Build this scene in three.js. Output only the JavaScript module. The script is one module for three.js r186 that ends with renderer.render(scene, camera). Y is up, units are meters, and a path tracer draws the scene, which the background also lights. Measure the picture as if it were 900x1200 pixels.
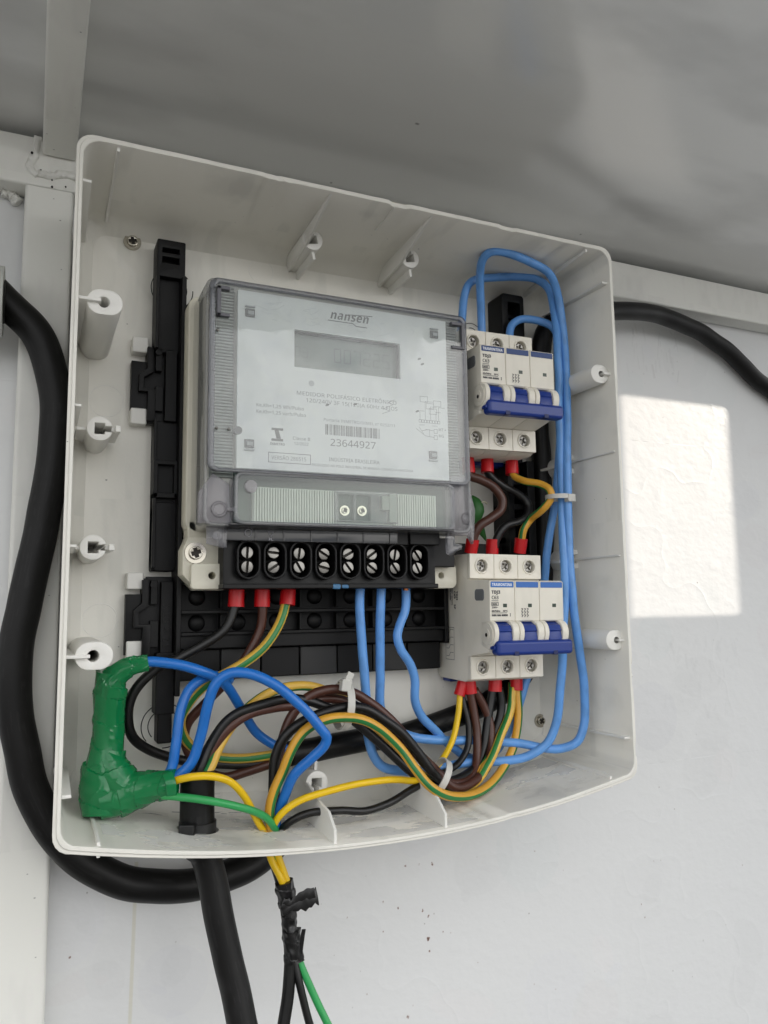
import * as THREE from 'three';
import { RoundedBoxGeometry } from 'three/addons/geometries/RoundedBoxGeometry.js';
import { mergeGeometries, toCreasedNormals } from 'three/addons/utils/BufferGeometryUtils.js';
import { FontLoader } from 'three/addons/loaders/FontLoader.js';
import { TextGeometry } from 'three/addons/geometries/TextGeometry.js';
import { Brush, Evaluator, SUBTRACTION } from 'three-bvh-csg';

// ------------------------------------------------------------------ camera, sky, sun, exposure
const S = 0.001;                                   // shapes below are written in millimetres
const scene = new THREE.Scene();
const camera = new THREE.PerspectiveCamera(66.72, 0.75, 0.01, 400);
camera.rotation.set(0.12, -0.425, -0.014, 'YXZ');
camera.position.set(-0.178943, -0.06345, 0.387729);
camera.updateMatrixWorld(true);
scene.add(camera);

const renderer = new THREE.WebGLRenderer({ antialias: true });
renderer.setSize(768, 1024);
renderer.toneMapping = THREE.LinearToneMapping;
renderer.toneMappingExposure = 3.25;
renderer.shadowMap.enabled = true;

// noise
function rng(seed) { let s = seed >>> 0; return () => { s = (s + 0x6D2B79F5) | 0; let t = Math.imul(s ^ (s >>> 15), 1 | s); t = (t + Math.imul(t ^ (t >>> 7), 61 | t)) ^ t; return ((t ^ (t >>> 14)) >>> 0) / 4294967296; }; }
function hash(x, y, z) { let h = Math.imul(x, 374761393) + Math.imul(y, 668265263) + Math.imul(z, 2147483647 ^ 0x5bd1e995); h = Math.imul(h ^ (h >>> 13), 1274126177); return ((h ^ (h >>> 16)) >>> 0) / 4294967296; }
const sm = t => t * t * (3 - 2 * t), mix = (a, b, t) => a + (b - a) * t, clamp = (x, a = 0, b = 1) => Math.min(b, Math.max(a, x));
const sstep = (a, b, x) => sm(clamp((x - a) / (b - a)));
function vnoise(x, y, z, per = 0) {
  const X = Math.floor(x), Y = Math.floor(y), Z = Math.floor(z), u = sm(x - X), v = sm(y - Y), w = sm(z - Z);
  const m = n => per ? ((n % per) + per) % per : n, H = (i, j, k) => hash(m(X + i), m(Y + j), Z + k);
  return mix(mix(mix(H(0, 0, 0), H(1, 0, 0), u), mix(H(0, 1, 0), H(1, 1, 0), u), v), mix(mix(H(0, 0, 1), H(1, 0, 1), u), mix(H(0, 1, 1), H(1, 1, 1), u), v), w);
}
function fbm(x, y, z, oct = 4, per = 0) { let a = 0.5, s = 0, n = 0; for (let i = 0; i < oct; i++) { s += a * vnoise(x, y, z + i * 17, per); n += a; x *= 2; y *= 2; per *= 2; a /= 2; } return s / n; }

// the sky: bright broken cloud, seen through the open front of the cabin
{
  const w = 512, h = 256, d = new Float32Array(w * h * 4);
  for (let j = 0; j < h; j++) for (let i = 0; i < w; i++) {
    const el = (j + 0.5) / h * Math.PI - Math.PI / 2, az = ((i + 0.5) / w - 0.5) * 2 * Math.PI;
    const x = Math.cos(el) * Math.cos(az), y = Math.sin(el), z = Math.cos(el) * Math.sin(az);
    const c = sstep(0.42, 0.58, fbm(x * 4 + 9, y * 7 + 3, z * 4 + 5, 5));
    const up = clamp(y), k = (j * w + i) * 4;
    const near = clamp(x * 0.877 + y * 0.307 + z * 0.368), glow = 1 + 1.3 * near * near * near;
    const blue = [mix(0.44, 0.28, up), mix(0.46, 0.33, up), mix(0.485, 0.43, up)], cl = [0.79 * glow, 0.78 * glow, 0.76 * glow];
    for (let q = 0; q < 3; q++) d[k + q] = mix(blue[q], cl[q], c) * SKY();
    d[k + 3] = 1;
  }
  function SKY() { return 0.8; }
  const t = new THREE.DataTexture(d, w, h, THREE.RGBAFormat, THREE.FloatType);
  t.mapping = THREE.EquirectangularReflectionMapping; t.magFilter = t.minFilter = THREE.LinearFilter; t.colorSpace = THREE.LinearSRGBColorSpace; t.needsUpdate = true;
  scene.background = t; scene.environment = t;
}
const SUN = new THREE.Vector3(1, 0.35, 0.30).normalize();
const sun = new THREE.DirectionalLight(0xfff4e6, 2.0);
sun.target.position.set(0.33, 0.02, -0.1); sun.position.copy(SUN).multiplyScalar(6).add(sun.target.position);
sun.castShadow = true; sun.shadow.mapSize.set(4096, 4096); sun.shadow.radius = 0.13; sun.shadow.bias = -0.0005;
Object.assign(sun.shadow.camera, { left: -3, right: 3, top: 3, bottom: -3, near: 0.1, far: 20 });
scene.add(sun, sun.target);

// ------------------------------------------------------------------ helpers
const V = (x, y, z) => new THREE.Vector3(x, y, z);
// millimetre point of the place seen at a pixel of the 900 x 1200 photograph, on the plane z (mm)
const TF = Math.tan(THREE.MathUtils.degToRad(66.72 / 2));
function P(px, py, z) {
  const d = V((px - 450) / 600 * TF, -(py - 600) / 600 * TF, -1).applyQuaternion(camera.quaternion), c = camera.position.clone().multiplyScalar(1000);
  return c.addScaledVector(d, (z - c.z) / d.z);
}
const taken = {};
function numbered(n) { taken[n] = (taken[n] ?? -1) + 1; return taken[n] ? `${n}_${String(taken[n]).padStart(3, '0')}` : n; }
const origin = new Map();
function tag(o, label, category, group) { o.userData.label = label; o.userData.category = category; if (group) o.userData.group = group; return o; }
function thing(name, label, category, at = V(0, 0, 0), group) {
  const o = new THREE.Group(); o.name = numbered(name); o.position.copy(at).multiplyScalar(S); scene.add(o); origin.set(o, at.clone());
  return tag(o, label, category, group);
}
function boxUV(g) {                                 // uv in metres, by the side a face looks to
  const p = g.attributes.position, n = g.attributes.normal, uv = new Float32Array(p.count * 2);
  for (let i = 0; i < p.count; i++) {
    const ax = Math.abs(n.getX(i)), ay = Math.abs(n.getY(i)), az = Math.abs(n.getZ(i));
    const [u, v] = az >= ax && az >= ay ? [p.getX(i), p.getY(i)] : ax >= ay ? [p.getZ(i) + 37, p.getY(i) + 11] : [p.getX(i) + 5, p.getZ(i) + 53];
    uv[2 * i] = u * S; uv[2 * i + 1] = v * S;
  }
  g.setAttribute('uv', new THREE.BufferAttribute(uv, 2)); return g;
}
function norm(g) {
  const keep = g.userData.keepUV; if (g.index) g = g.toNonIndexed();
  if (!g.attributes.normal) g.computeVertexNormals();
  for (const k of Object.keys(g.attributes)) if (!['position', 'normal', 'uv'].includes(k)) g.deleteAttribute(k);
  if (!keep) boxUV(g); return g;
}
function mesh(name, geos, mat, parent, label) {
  const list = [].concat(geos).map(norm), g = list.length > 1 ? mergeGeometries(list) : list[0];
  const o = parent && origin.get(parent) || V(0, 0, 0);
  g.translate(-o.x, -o.y, -o.z); g.scale(S, S, S);
  const m = new THREE.Mesh(g, mat); m.castShadow = m.receiveShadow = true;
  m.name = parent ? name : numbered(name); (parent || scene).add(m); origin.set(m, o);
  if (label) m.userData.label = label;
  return m;
}
function struct(name, geos, mat) { const m = mesh(name, geos, mat); m.userData.kind = 'structure'; return m; }
function rb(x0, x1, y0, y1, z0, z1, r = 0.5, seg = 2) { r = Math.min(r, (x1 - x0) / 2.01, (y1 - y0) / 2.01, (z1 - z0) / 2.01); const g = new RoundedBoxGeometry(x1 - x0, y1 - y0, z1 - z0, seg, r); return g.translate((x0 + x1) / 2, (y0 + y1) / 2, (z0 + z1) / 2); }
function cz(x, y, z0, z1, r0, r1 = r0, seg = 28) { return new THREE.CylinderGeometry(r1, r0, z1 - z0, seg).rotateX(Math.PI / 2).translate(x, y, (z0 + z1) / 2); }
function cy(x, z, y0, y1, r0, r1 = r0, seg = 28) { return new THREE.CylinderGeometry(r1, r0, y1 - y0, seg).translate(x, (y0 + y1) / 2, z); }
function cx(y, z, x0, x1, r0, r1 = r0, seg = 28) { return new THREE.CylinderGeometry(r1, r0, x1 - x0, seg).rotateZ(-Math.PI / 2).translate((x0 + x1) / 2, y, z); }
function ringZ(x, y, z, R, r, seg = 40) { return new THREE.TorusGeometry(R, r, 8, seg).translate(x, y, z); }
function poly(pts) { const s = new THREE.Shape(); pts.forEach(([a, b], i) => i ? s.lineTo(a, b) : s.moveTo(a, b)); s.closePath(); return s; }
function rrect(x0, x1, y0, y1, r) { const s = new THREE.Shape(); s.moveTo(x0 + r, y0); s.lineTo(x1 - r, y0); s.absarc(x1 - r, y0 + r, r, -Math.PI / 2, 0); s.lineTo(x1, y1 - r); s.absarc(x1 - r, y1 - r, r, 0, Math.PI / 2); s.lineTo(x0 + r, y1); s.absarc(x0 + r, y1 - r, r, Math.PI / 2, Math.PI); s.lineTo(x0, y0 + r); s.absarc(x0 + r, y0 + r, r, Math.PI, 1.5 * Math.PI); return s; }
function ext(shape, z0, z1, b = 0.3, cs = 16) {     // a shape in x, y pulled along z, its edges bevelled inside its outline
  return toCreasedNormals(new THREE.ExtrudeGeometry(shape, { depth: z1 - z0 - 2 * b, bevelEnabled: b > 0, bevelThickness: b, bevelSize: b, bevelOffset: -b, bevelSegments: 2, curveSegments: cs }).translate(0, 0, z0 + b), 0.6);
}
function extX(pts, x0, x1, b = 0.3) {               // a profile of [z, y] pulled along x
  const s = pts instanceof THREE.Shape ? pts : poly(pts);
  return ext(s, 0, x1 - x0, b).rotateY(-Math.PI / 2).translate(x1, 0, 0);
}
function slotHole(s, x, y, w, h) { const p = new THREE.Path(); const r = w / 2; p.moveTo(x - r, y - h / 2 + r); p.absarc(x, y - h / 2 + r, r, Math.PI, 2 * Math.PI); p.absarc(x, y + h / 2 - r, r, 0, Math.PI); p.closePath(); s.holes.push(p); return s; }
function circHole(s, x, y, r) { const p = new THREE.Path(); p.absarc(x, y, r, 0, 2 * Math.PI, true); s.holes.push(p); return s; }
function rectHole(s, x0, x1, y0, y1) { const p = new THREE.Path(); p.moveTo(x0, y0); p.lineTo(x0, y1); p.lineTo(x1, y1); p.lineTo(x1, y0); p.closePath(); s.holes.push(p); return s; }
// a tube along points, with its own radius at each t, uv.x around and uv.y along (metres)
function tube(pts, r, o = {}) {
  const c = new THREE.CatmullRomCurve3(pts, false, 'centripetal'), L = c.getLength(), n = o.n || Math.max(8, Math.ceil(L / (o.step || 2.4))), seg = o.seg || 16;
  const fr = [], P0 = c.getSpacedPoints(n); if (o.wander) P0.forEach((q, i) => { const d = i / n * L, e = o.wander * Math.min(1, i / 4, (n - i) / 4); q.x += e * (vnoise(d / 19, o.seed, 1) - 0.5) * 2; q.y += e * (vnoise(d / 19, o.seed, 5) - 0.5) * 2; q.z += e * (vnoise(d / 19, o.seed, 9) - 0.5); }); let t0 = P0[1].clone().sub(P0[0]).normalize();
  let nx = V(0, 0, 1).addScaledVector(t0, -t0.z); if (nx.length() < 0.1) nx = V(1, 0, 0).addScaledVector(t0, -t0.x); nx.normalize();
  for (let i = 0; i <= n; i++) {
    const t = P0[Math.min(n, i + 1)].clone().sub(P0[Math.max(0, i - 1)]).normalize();
    nx.addScaledVector(t, -nx.dot(t)).normalize(); fr.push([P0[i], nx.clone(), t.clone().cross(nx)]);
  }
  const pos = [], uv = [], idx = [], tw = o.twist || 0, fl = o.flat || [1, 1];
  for (let i = 0; i <= n; i++) for (let k = 0; k <= seg; k++) {
    const a = k / seg * 2 * Math.PI, t = i / n, [p, e1, e2] = fr[i];
    const R = (typeof r === 'function' ? r(t, a, t * L) : r), ca = Math.cos(a) * R * fl[0], sa = Math.sin(a) * R * fl[1];
    pos.push(p.x + e1.x * ca + e2.x * sa, p.y + e1.y * ca + e2.y * sa, p.z + e1.z * ca + e2.z * sa);
    uv.push(k / seg + (o.phase || 0) + tw * t, t * L * S);
  }
  for (let i = 0; i < n; i++) for (let k = 0; k < seg; k++) { const a = i * (seg + 1) + k, b = a + seg + 1; idx.push(a, a + 1, b, b, a + 1, b + 1); }
  for (const [ring, flip] of [[0, 0], [n, 1]]) {
    const q = pos.length / 3, p = fr[ring][0]; pos.push(p.x, p.y, p.z); uv.push(0.5, ring / n * L * S);
    const s = ring * (seg + 1); for (let k = 0; k < seg; k++) flip ? idx.push(q, s + k, s + k + 1) : idx.push(q, s + k + 1, s + k);
  }
  let g = new THREE.BufferGeometry(); g.setAttribute('position', new THREE.Float32BufferAttribute(pos, 3)); g.setAttribute('uv', new THREE.Float32BufferAttribute(uv, 2)); g.setIndex(idx);
  g.computeVertexNormals();
  const nn = g.attributes.normal;                    // close the seam of the normals
  for (let i = 0; i <= n; i++) { const a = i * (seg + 1), b = a + seg, m = V(nn.getX(a) + nn.getX(b), nn.getY(a) + nn.getY(b), nn.getZ(a) + nn.getZ(b)).normalize(); nn.setXYZ(a, m.x, m.y, m.z); nn.setXYZ(b, m.x, m.y, m.z); }
  g.userData.keepUV = true; return g;
}
function along(a, b) { return new THREE.Quaternion().setFromUnitVectors(V(0, 1, 0), b.clone().sub(a).normalize()); }
function rod(a, b, r0, r1 = r0, seg = 24) { const L = a.distanceTo(b); return new THREE.CylinderGeometry(r1, r0, L, seg).translate(0, L / 2, 0).applyQuaternion(along(a, b)).translate(a.x, a.y, a.z); }

// ------------------------------------------------------------------ textures and materials
function canvasTex(w, h, draw) { const c = document.createElement('canvas'); c.width = w; c.height = h; draw(c.getContext('2d'), w, h); const t = new THREE.CanvasTexture(c); t.colorSpace = THREE.SRGBColorSpace; t.magFilter = THREE.LinearFilter; t.anisotropy = 8; return t; }
function dataTex(n, size, f, srgb) {                 // f(u, v) -> number or [r, g, b] in 0..1; size in metres
  const d = new Uint8Array(n * n * 4);
  for (let j = 0; j < n; j++) for (let i = 0; i < n; i++) { const v = f(i / n, j / n), k = (j * n + i) * 4; for (let q = 0; q < 3; q++) d[k + q] = clamp(Array.isArray(v) ? v[q] : v) * 255; d[k + 3] = 255; }
  const t = new THREE.DataTexture(d, n, n); t.wrapS = t.wrapT = THREE.RepeatWrapping; t.magFilter = THREE.LinearFilter; t.minFilter = THREE.LinearMipmapLinearFilter; t.generateMipmaps = true;
  if (srgb) t.colorSpace = THREE.SRGBColorSpace; t.repeat.set(1 / size, 1 / size); t.needsUpdate = true; return t;
}
const grime = (a, b, c, amt, dots, seed, R = rng(seed), D = Array.from({ length: dots ? 26 : 0 }, () => [R(), R(), 0.0006 + 0.0016 * R() * R(), 0.35 + 0.4 * R(), 0.5 + R()])) => dataTex(512, 0.19, (u, v) => {     // plastic with faint handling marks and specks
  const m = fbm(u * 5, v * 5, seed, 5, 5), s = fbm(u * 22, v * 5, seed + 3, 3, 22), q = 0;
  const g = 1 - amt * sstep(0.52, 0.75, m) - amt * 0.6 * sstep(0.6, 0.8, s), sp = D.reduce((m, [x, y, r, d, e]) => Math.min(m, mix(d, 1, sstep(r * 0.6, r * 1.3, Math.hypot((u - x) * e, v - y)))), 1);
  return [a * g * sp, b * (g * 0.985 + 0.015) * sp, c * (g * 0.96 + 0.03) * sp];
}, true);
const fineBump = dataTex(256, 0.03, (u, v) => 0.5 * fbm(u * 24, v * 24, 2, 3, 24) + 0.5 * fbm(u * 5, v * 5, 4, 3, 5));
const smear = dataTex(256, 0.11, (u, v) => 0.35 + 0.5 * fbm(u * 6, v * 6, 21, 5, 6));
const std = (color, roughness, o = {}) => new THREE.MeshPhysicalMaterial({ color, roughness, ...o });
const M = {
  shell: std('#ffffff', 0.42, { map: grime(0.9, 0.893, 0.87, 0.055, true, 11), bumpMap: fineBump, bumpScale: 0.00006 }),
  post: std('#e2e1dc', 0.42, { bumpMap: fineBump, bumpScale: 0.00005 }),
  cream: std('#ffffff', 0.4, { map: grime(0.9, 0.882, 0.84, 0.035, false, 31) }),
  creamBase: std('#ffffff', 0.45, { map: grime(0.84, 0.825, 0.77, 0.04, true, 41) }),
  blackPlastic: std('#0d0d0e', 0.48, { specularIntensity: 0.5, bumpMap: fineBump, bumpScale: 0.00005 }),
  blackDusty: std('#ffffff', 0.5, { map: dataTex(256, 0.06, (u, v) => { const m = fbm(u * 3, v * 3, 77, 5, 3), k = 0.08 + 0.2 * sstep(0.5, 0.72, m); return [k, k, k * 1.03]; }, true) }),
  blackBlock: std('#0b0b0c', 0.45, { specularIntensity: 0.6 }),
  blueToggle: std('#0b2f80', 0.36), blueStrip: std('#1f5fb8', 0.4), blueStripDark: std('#173f7e', 0.4), window: std('#17301f', 0.3), greyPrint: std('#6e7174', 0.6),
  steel: std('#8d8b87', 0.4, { metalness: 1 }), nickel: std('#b9b4a8', 0.25, { metalness: 1 }), dark: std('#0c0c0d', 0.7), recess_shade: std('#3f3d3a', 0.5, { metalness: 1 }),  // last steel is darkened to paint the shade inside screw cuts
  red: std('#c4131b', 0.36), tie: std('#d9d8d2', 0.4, { transmission: 0.25, thickness: 0 }), tieBlack: std('#141415', 0.45),
  rubber: std('#ffffff', 0.46, { specularIntensity: 0.6, map: (() => { const t = dataTex(256, 1, (u, v) => { const k = 0.042 + 0.075 * sstep(0.5, 0.8, fbm(u * 5, v * 14, 13, 5, 5)) * sstep(0.4, 0.6, fbm(u * 2, v * 3, 19, 2, 2)) + 0.05 * sstep(0.78, 0.84, vnoise(u * 60, v * 22, 5, 60)); return [k, k, k * 1.02]; }, true); t.repeat.set(1, 6); return t; })() }),
  greenTape: std('#0b7340', 0.2), blackTape: std('#101011', 0.34),
  clear: std('#f4f6f6', 0.2, { roughnessMap: dataTex(512, 0.15, (u, v) => { const m = fbm(u * 7, v * 7, 101, 5, 7), st = fbm(u * 40, v * 9, 41, 3, 40); return 0.14 + 0.7 * sstep(0.5, 0.66, m) + 0.3 * sstep(0.64, 0.74, st); }), transmission: 1, thickness: 0, ior: 1.6, bumpMap: dataTex(256, 0.09, (u, v) => fbm(u * 5, v * 5, 61, 4, 5)), bumpScale: 0.00012 }),
  frost: std('#d3d1d4', 0.2, { transmission: 0.8, thickness: 0 }), frostThin: std('#dcdce0', 0.1, { transmission: 0.95, thickness: 0 }),
  ribGrey: std('#878d87', 0.5), pcb: std('#2f463c', 0.45), lcd: std('#8d9a93', 0.25),
};
// insulated wire: fine smudges along the jacket
function jacket(hex, rough = 0.36, seed = 1) {
  const c = new THREE.Color(hex).convertLinearToSRGB();
  return std('#ffffff', rough, { map: (() => { const t = dataTex(128, 1, (u, v) => { const m = 1 - 0.05 * sstep(0.5, 0.8, fbm(u * 4, v * 16, seed, 4, 4)); return [c.r * m, c.g * m, c.b * m]; }, true); t.repeat.set(1, 9); return t; })() });
}
function striped(base, green, seed, share = 0.3) {
  const a = new THREE.Color(base).convertLinearToSRGB(), b = new THREE.Color(green).convertLinearToSRGB();
  const t = dataTex(256, 1, (u, v) => { const m = 1 - 0.06 * sstep(0.55, 0.8, fbm(u * 5, v * 12, seed, 4, 5)), w = (u + 0.004 * vnoise(0, v * 30, seed)) % 0.5; const g = sstep(0.25 - share / 2 - 0.008, 0.25 - share / 2 + 0.008, w) - sstep(0.25 + share / 2 - 0.008, 0.25 + share / 2 + 0.008, w); return [mix(a.r, b.r, g) * m, mix(a.g, b.g, g) * m, mix(a.b, b.b, g) * m]; }, true);
  t.repeat.set(1, 9); return std('#ffffff', 0.38, { map: t });
}
const J = { sky: jacket('#629bde', 0.32, 1), royal: jacket('#1d6cc0', 0.32, 2), black: jacket('#0b0b0c', 0.4, 3), brown: jacket('#4a2a20', 0.38, 4), yellow: jacket('#e6bd0c', 0.36, 5), green: jacket('#2f9a54', 0.36, 6), yg: striped('#d9b04a', '#2a7a3c', 7, 0.17), yo: striped('#d39d34', '#24743a', 8, 0.15) };

// ------------------------------------------------------------------ the cabin
const ZW = -104, ZF = -86;                          // wall sheet, front of the steel frame
const wallTex = canvasTex(2048, 2048, (g, w, h) => {   // 0.8 m square: x -300..500 mm, y -450..350 mm
  g.fillStyle = '#dcdddd'; g.fillRect(0, 0, w, h);
  const R = rng(5), X = x => (x + 300) / 800 * w, Y = y => (350 - y) / 800 * h;
  for (let i = 0; i < 500; i++) { const x = R() * w, y = R() * h, r = 10 + R() * 60; g.fillStyle = `rgba(${R() < 0.5 ? '175,178,182' : '226,227,226'},${0.02 + R() * 0.04})`; g.beginPath(); g.ellipse(x, y, r, r * (0.3 + R()), R() * 3, 0, 7); g.fill(); }
  const speck = (px, py, r, a = 0.9, col = '96,66,56') => { const p = P(px, py, ZW); r *= 0.75; g.fillStyle = `rgba(${col},${a})`; for (let k = 0; k < 4; k++) { g.beginPath(); g.ellipse(X(p.x) + (R() - 0.5) * r * 1.6, Y(p.y) + (R() - 0.5) * r * 2.2, r * (0.3 + R() * 0.4), r * (0.3 + R() * 0.6), 0, 0, 7); g.fill(); } };
  for (const [x, y, r, a] of [[475, 1015, 2, .6], [491, 1013, 1.6, .5], [507, 1012, 3, .6], [466, 1065, 2.4, .9], [495, 1067, 2.2, .9], [502, 1074, 2, .9], [502, 1101, 3.6, .9], [503, 1115, 2, .8], [519, 1092, 1.4, .6], [528, 1093, 1, .5], [478, 1192, 2.4, .6], [484, 1178, 1, .5], [449, 1057, 1.4, .7], [449, 1092, 1.2, .7], [752, 1060, 1.6, .7], [756, 1075, 1.6, .7], [870, 1014, 1.4, .6], [626, 1153, 1.2, .5], [651, 1159, 1.2, .5], [627, 997, 1.6, .4], [697, 1138, 1, .4], [766, 1009, 1, .4], [82, 1122, 2, .7], [407, 1075, 1.1, .6], [430, 1165, 1.3, .5], [560, 1128, 1, .5], [660, 1020, 1, .4]]) speck(x, y, r, a);
  for (let i = 0; i < 130; i++) { g.fillStyle = `rgba(90,82,76,${0.15 + R() * 0.4})`; g.beginPath(); g.arc(R() * w, R() * h, 0.6 + R() * 1.1, 0, 7); g.fill(); }
  // grubby rub marks to the right of the box
  for (let i = 0; i < 70; i++) { const p = P(775 + R() * 95, 745 + R() * 110 * R(), ZW); g.strokeStyle = `rgba(140,134,128,${0.015 + R() * 0.025})`; g.lineWidth = 2 + R() * 7; g.beginPath(); g.moveTo(X(p.x), Y(p.y)); g.lineTo(X(p.x) + (R() - 0.5) * 30, Y(p.y) + R() * 40); g.stroke(); }
  for (let i = 0; i < 40; i++) { const p = P(735 + R() * 60, 390 + R() * 60, ZW); g.strokeStyle = `rgba(110,108,106,${0.03 + R() * 0.05})`; g.lineWidth = 1 + R() * 5; g.beginPath(); g.moveTo(X(p.x), Y(p.y)); g.lineTo(X(p.x) + (R() - 0.5) * 12, Y(p.y) - R() * 40); g.stroke(); }
  { const a = P(160, 1010, ZW), b = P(152, 1200, ZW); g.strokeStyle = 'rgba(196,188,160,0.35)'; g.lineWidth = 5; g.beginPath(); g.moveTo(X(a.x), Y(a.y)); g.lineTo(X(b.x), Y(b.y)); g.stroke(); }
});
const wallBump = dataTex(1024, 0.26, (u, v) => {     // brushed, slightly rippled paint with a few runs
  const wv = fbm(u * 9 + 0.3 * fbm(u * 4, v * 4, 1, 3, 4), v * 16, 91, 4, 9), fine = fbm(u * 44, v * 60, 5, 3, 44);
  const lines = Math.pow(1 - Math.abs(2 * fbm(u * 5, v * 5, 33, 3, 5) - 1), 14);
  return 0.45 * wv + 0.3 * fine + 0.25 * lines;
});
M.wall = std('#ffffff', 0.36, { map: wallTex, bumpMap: wallBump, bumpScale: 0.0005 });
M.wallPlain = std('#dcdddd', 0.4, { bumpMap: wallBump, bumpScale: 0.0004 });
M.frame = std('#ffffff', 0.38, { map: grime(0.905, 0.903, 0.89, 0.03, true, 51), bumpMap: wallBump, bumpScale: 0.00025 });
M.ceiling = std('#e2e3e2', 0.18, { metalness: 0.05, ior: 1.85, bumpMap: dataTex(256, 0.5, (u, v) => fbm(u * 4, v * 4, 71, 3, 4)), bumpScale: 0.00002, map: dataTex(512, 0.6, (u, v) => { const m = 1 - 0.09 * sstep(0.5, 0.78, fbm(u * 4, v * 12, 81, 5, 4)), k = vnoise(u * 120, v * 120, 3, 120) > 0.985 && vnoise(u * 14, v * 14, 9, 14) > 0.62 ? 0.6 : 1; return [m * k, m * k, m * k]; }, true) });
{
  const sheet = (x0, x1, y0, y1, keep) => { const g = new THREE.PlaneGeometry(x1 - x0, y1 - y0).translate((x0 + x1) / 2, (y0 + y1) / 2, ZW); if (keep) { const p = g.attributes.position, u = g.attributes.uv; for (let i = 0; i < 4; i++) u.setXY(i, (p.getX(i) + 300) / 800, (p.getY(i) + 450) / 800); g.userData.keepUV = true; } return g; };
  // the near wall keeps its speckled print, the rest is plain sheet butted round it
  const w = struct('wall', sheet(-300, 500, -450, 350, true), M.wall);
  w.material.bumpMap = wallBump.clone(); w.material.bumpMap.repeat.set(0.8 / 0.26, 0.8 / 0.26);
  struct('wall_surround', [[-1000, -300, -1400, 700], [500, 1600, -1400, 700], [-300, 500, -1400, -450], [-300, 500, 350, 700]].map(a => sheet(...a)).concat([rb(-1000, 1600, -1400, 700, -150, -106, 1)]), M.wallPlain);
}
const YC = 218;
const slope = g => g.translate(0, -YC, 104).rotateX(-0.110).translate(0, YC, -104);   // it rises towards the open front
struct('ceiling', slope(rb(-1000, 560, YC, YC + 22, -103, 372, 0.5)), M.ceiling);
struct('ground', new THREE.PlaneGeometry(60000, 60000).rotateX(-Math.PI / 2).translate(0, -1400, 0), std('#4c4b49', 0.9));
// added unseen panel: blocks sun except through a hole shaped for the patch
{
  const ray = (x, y) => { const t = (620 - ZW) / SUN.z; return [x + SUN.x * t, y + SUN.y * t]; };
  const a = P(727, 460, ZW), b = P(872, 720, ZW), [x0, y0] = ray(a.x, b.y), [x1, y1] = ray(b.x, a.y);
  const s = rectHole(poly([[900, -1400], [4200, -1400], [4200, 1600], [900, 1600]]), x0, x1, y0, y1);
  struct('added_sun_panel', ext(s, 620, 621.5, 0), M.wallPlain);
}
// welded frame of square tube: post, rail along the wall top, rafter under the ceiling
{
  const t = thing('steel_frame', 'white painted steel frame of square tube welded together around the meter box', 'frame', V(-179, -400, ZF));
  const rail = (x0, x1, y0, y1) => rb(x0, x1, y0, y1, ZF - 17.5, ZF, 2, 3);
  mesh('post', ext(rrect(-191, -164.5, -ZF, -ZF + 17.5, 2.5), -500, 183.3, 0).rotateX(-Math.PI / 2).scale(1, 1, 1), M.frame, t);
  mesh('rail', [rb(-420, 600, 183.5, 214, ZF - 17.5, ZF, 1.6, 3)], M.frame, t);
  mesh('rafter', slope(rb(-182.5, -164, 201, YC - 0.2, ZF - 1, 300, 1.6, 3)), M.frame, t);
  // beads of weld round the joint: lumpy runs of paint-covered metal
  const bead = (pts, r, seed) => tube(pts, (u, a) => r * (0.65 + 0.7 * vnoise(u * 11, Math.cos(a) * 1.5 + 3, Math.sin(a) * 1.5 + seed)), { n: 60, seg: 14 });
  mesh('weld_bead', bead([P(45, 162, -86.6), P(41, 180, -86.4), P(35, 196, -86.4), P(45, 206, -86.4)], 2.3, 3), M.frame, t);
  mesh('weld_bead', bead([P(45, 203, -86.2), P(58, 207, -86.2), P(74, 205, -86.2), P(88, 208, -86.4)], 2.4, 8), M.frame, t);
  mesh('weld_bead', bead([P(2, 224, -100), P(12, 228, -101), P(22, 238, -101)], 3, 5), M.frame, t);
  for (const [x, y, r] of [[37.5, 179, 1], [74.5, 204, 0.8], [61, 211, 0.7], [61, 219, 0.9], [77, 219, 0.7], [48, 199, .5]]) mesh('weld_pit', new THREE.SphereGeometry(r * 0.7, 10, 8).scale(1, 1.3, 0.5).translate(...P(x, y, -84.3).toArray()), M.dark, t);
}

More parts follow.
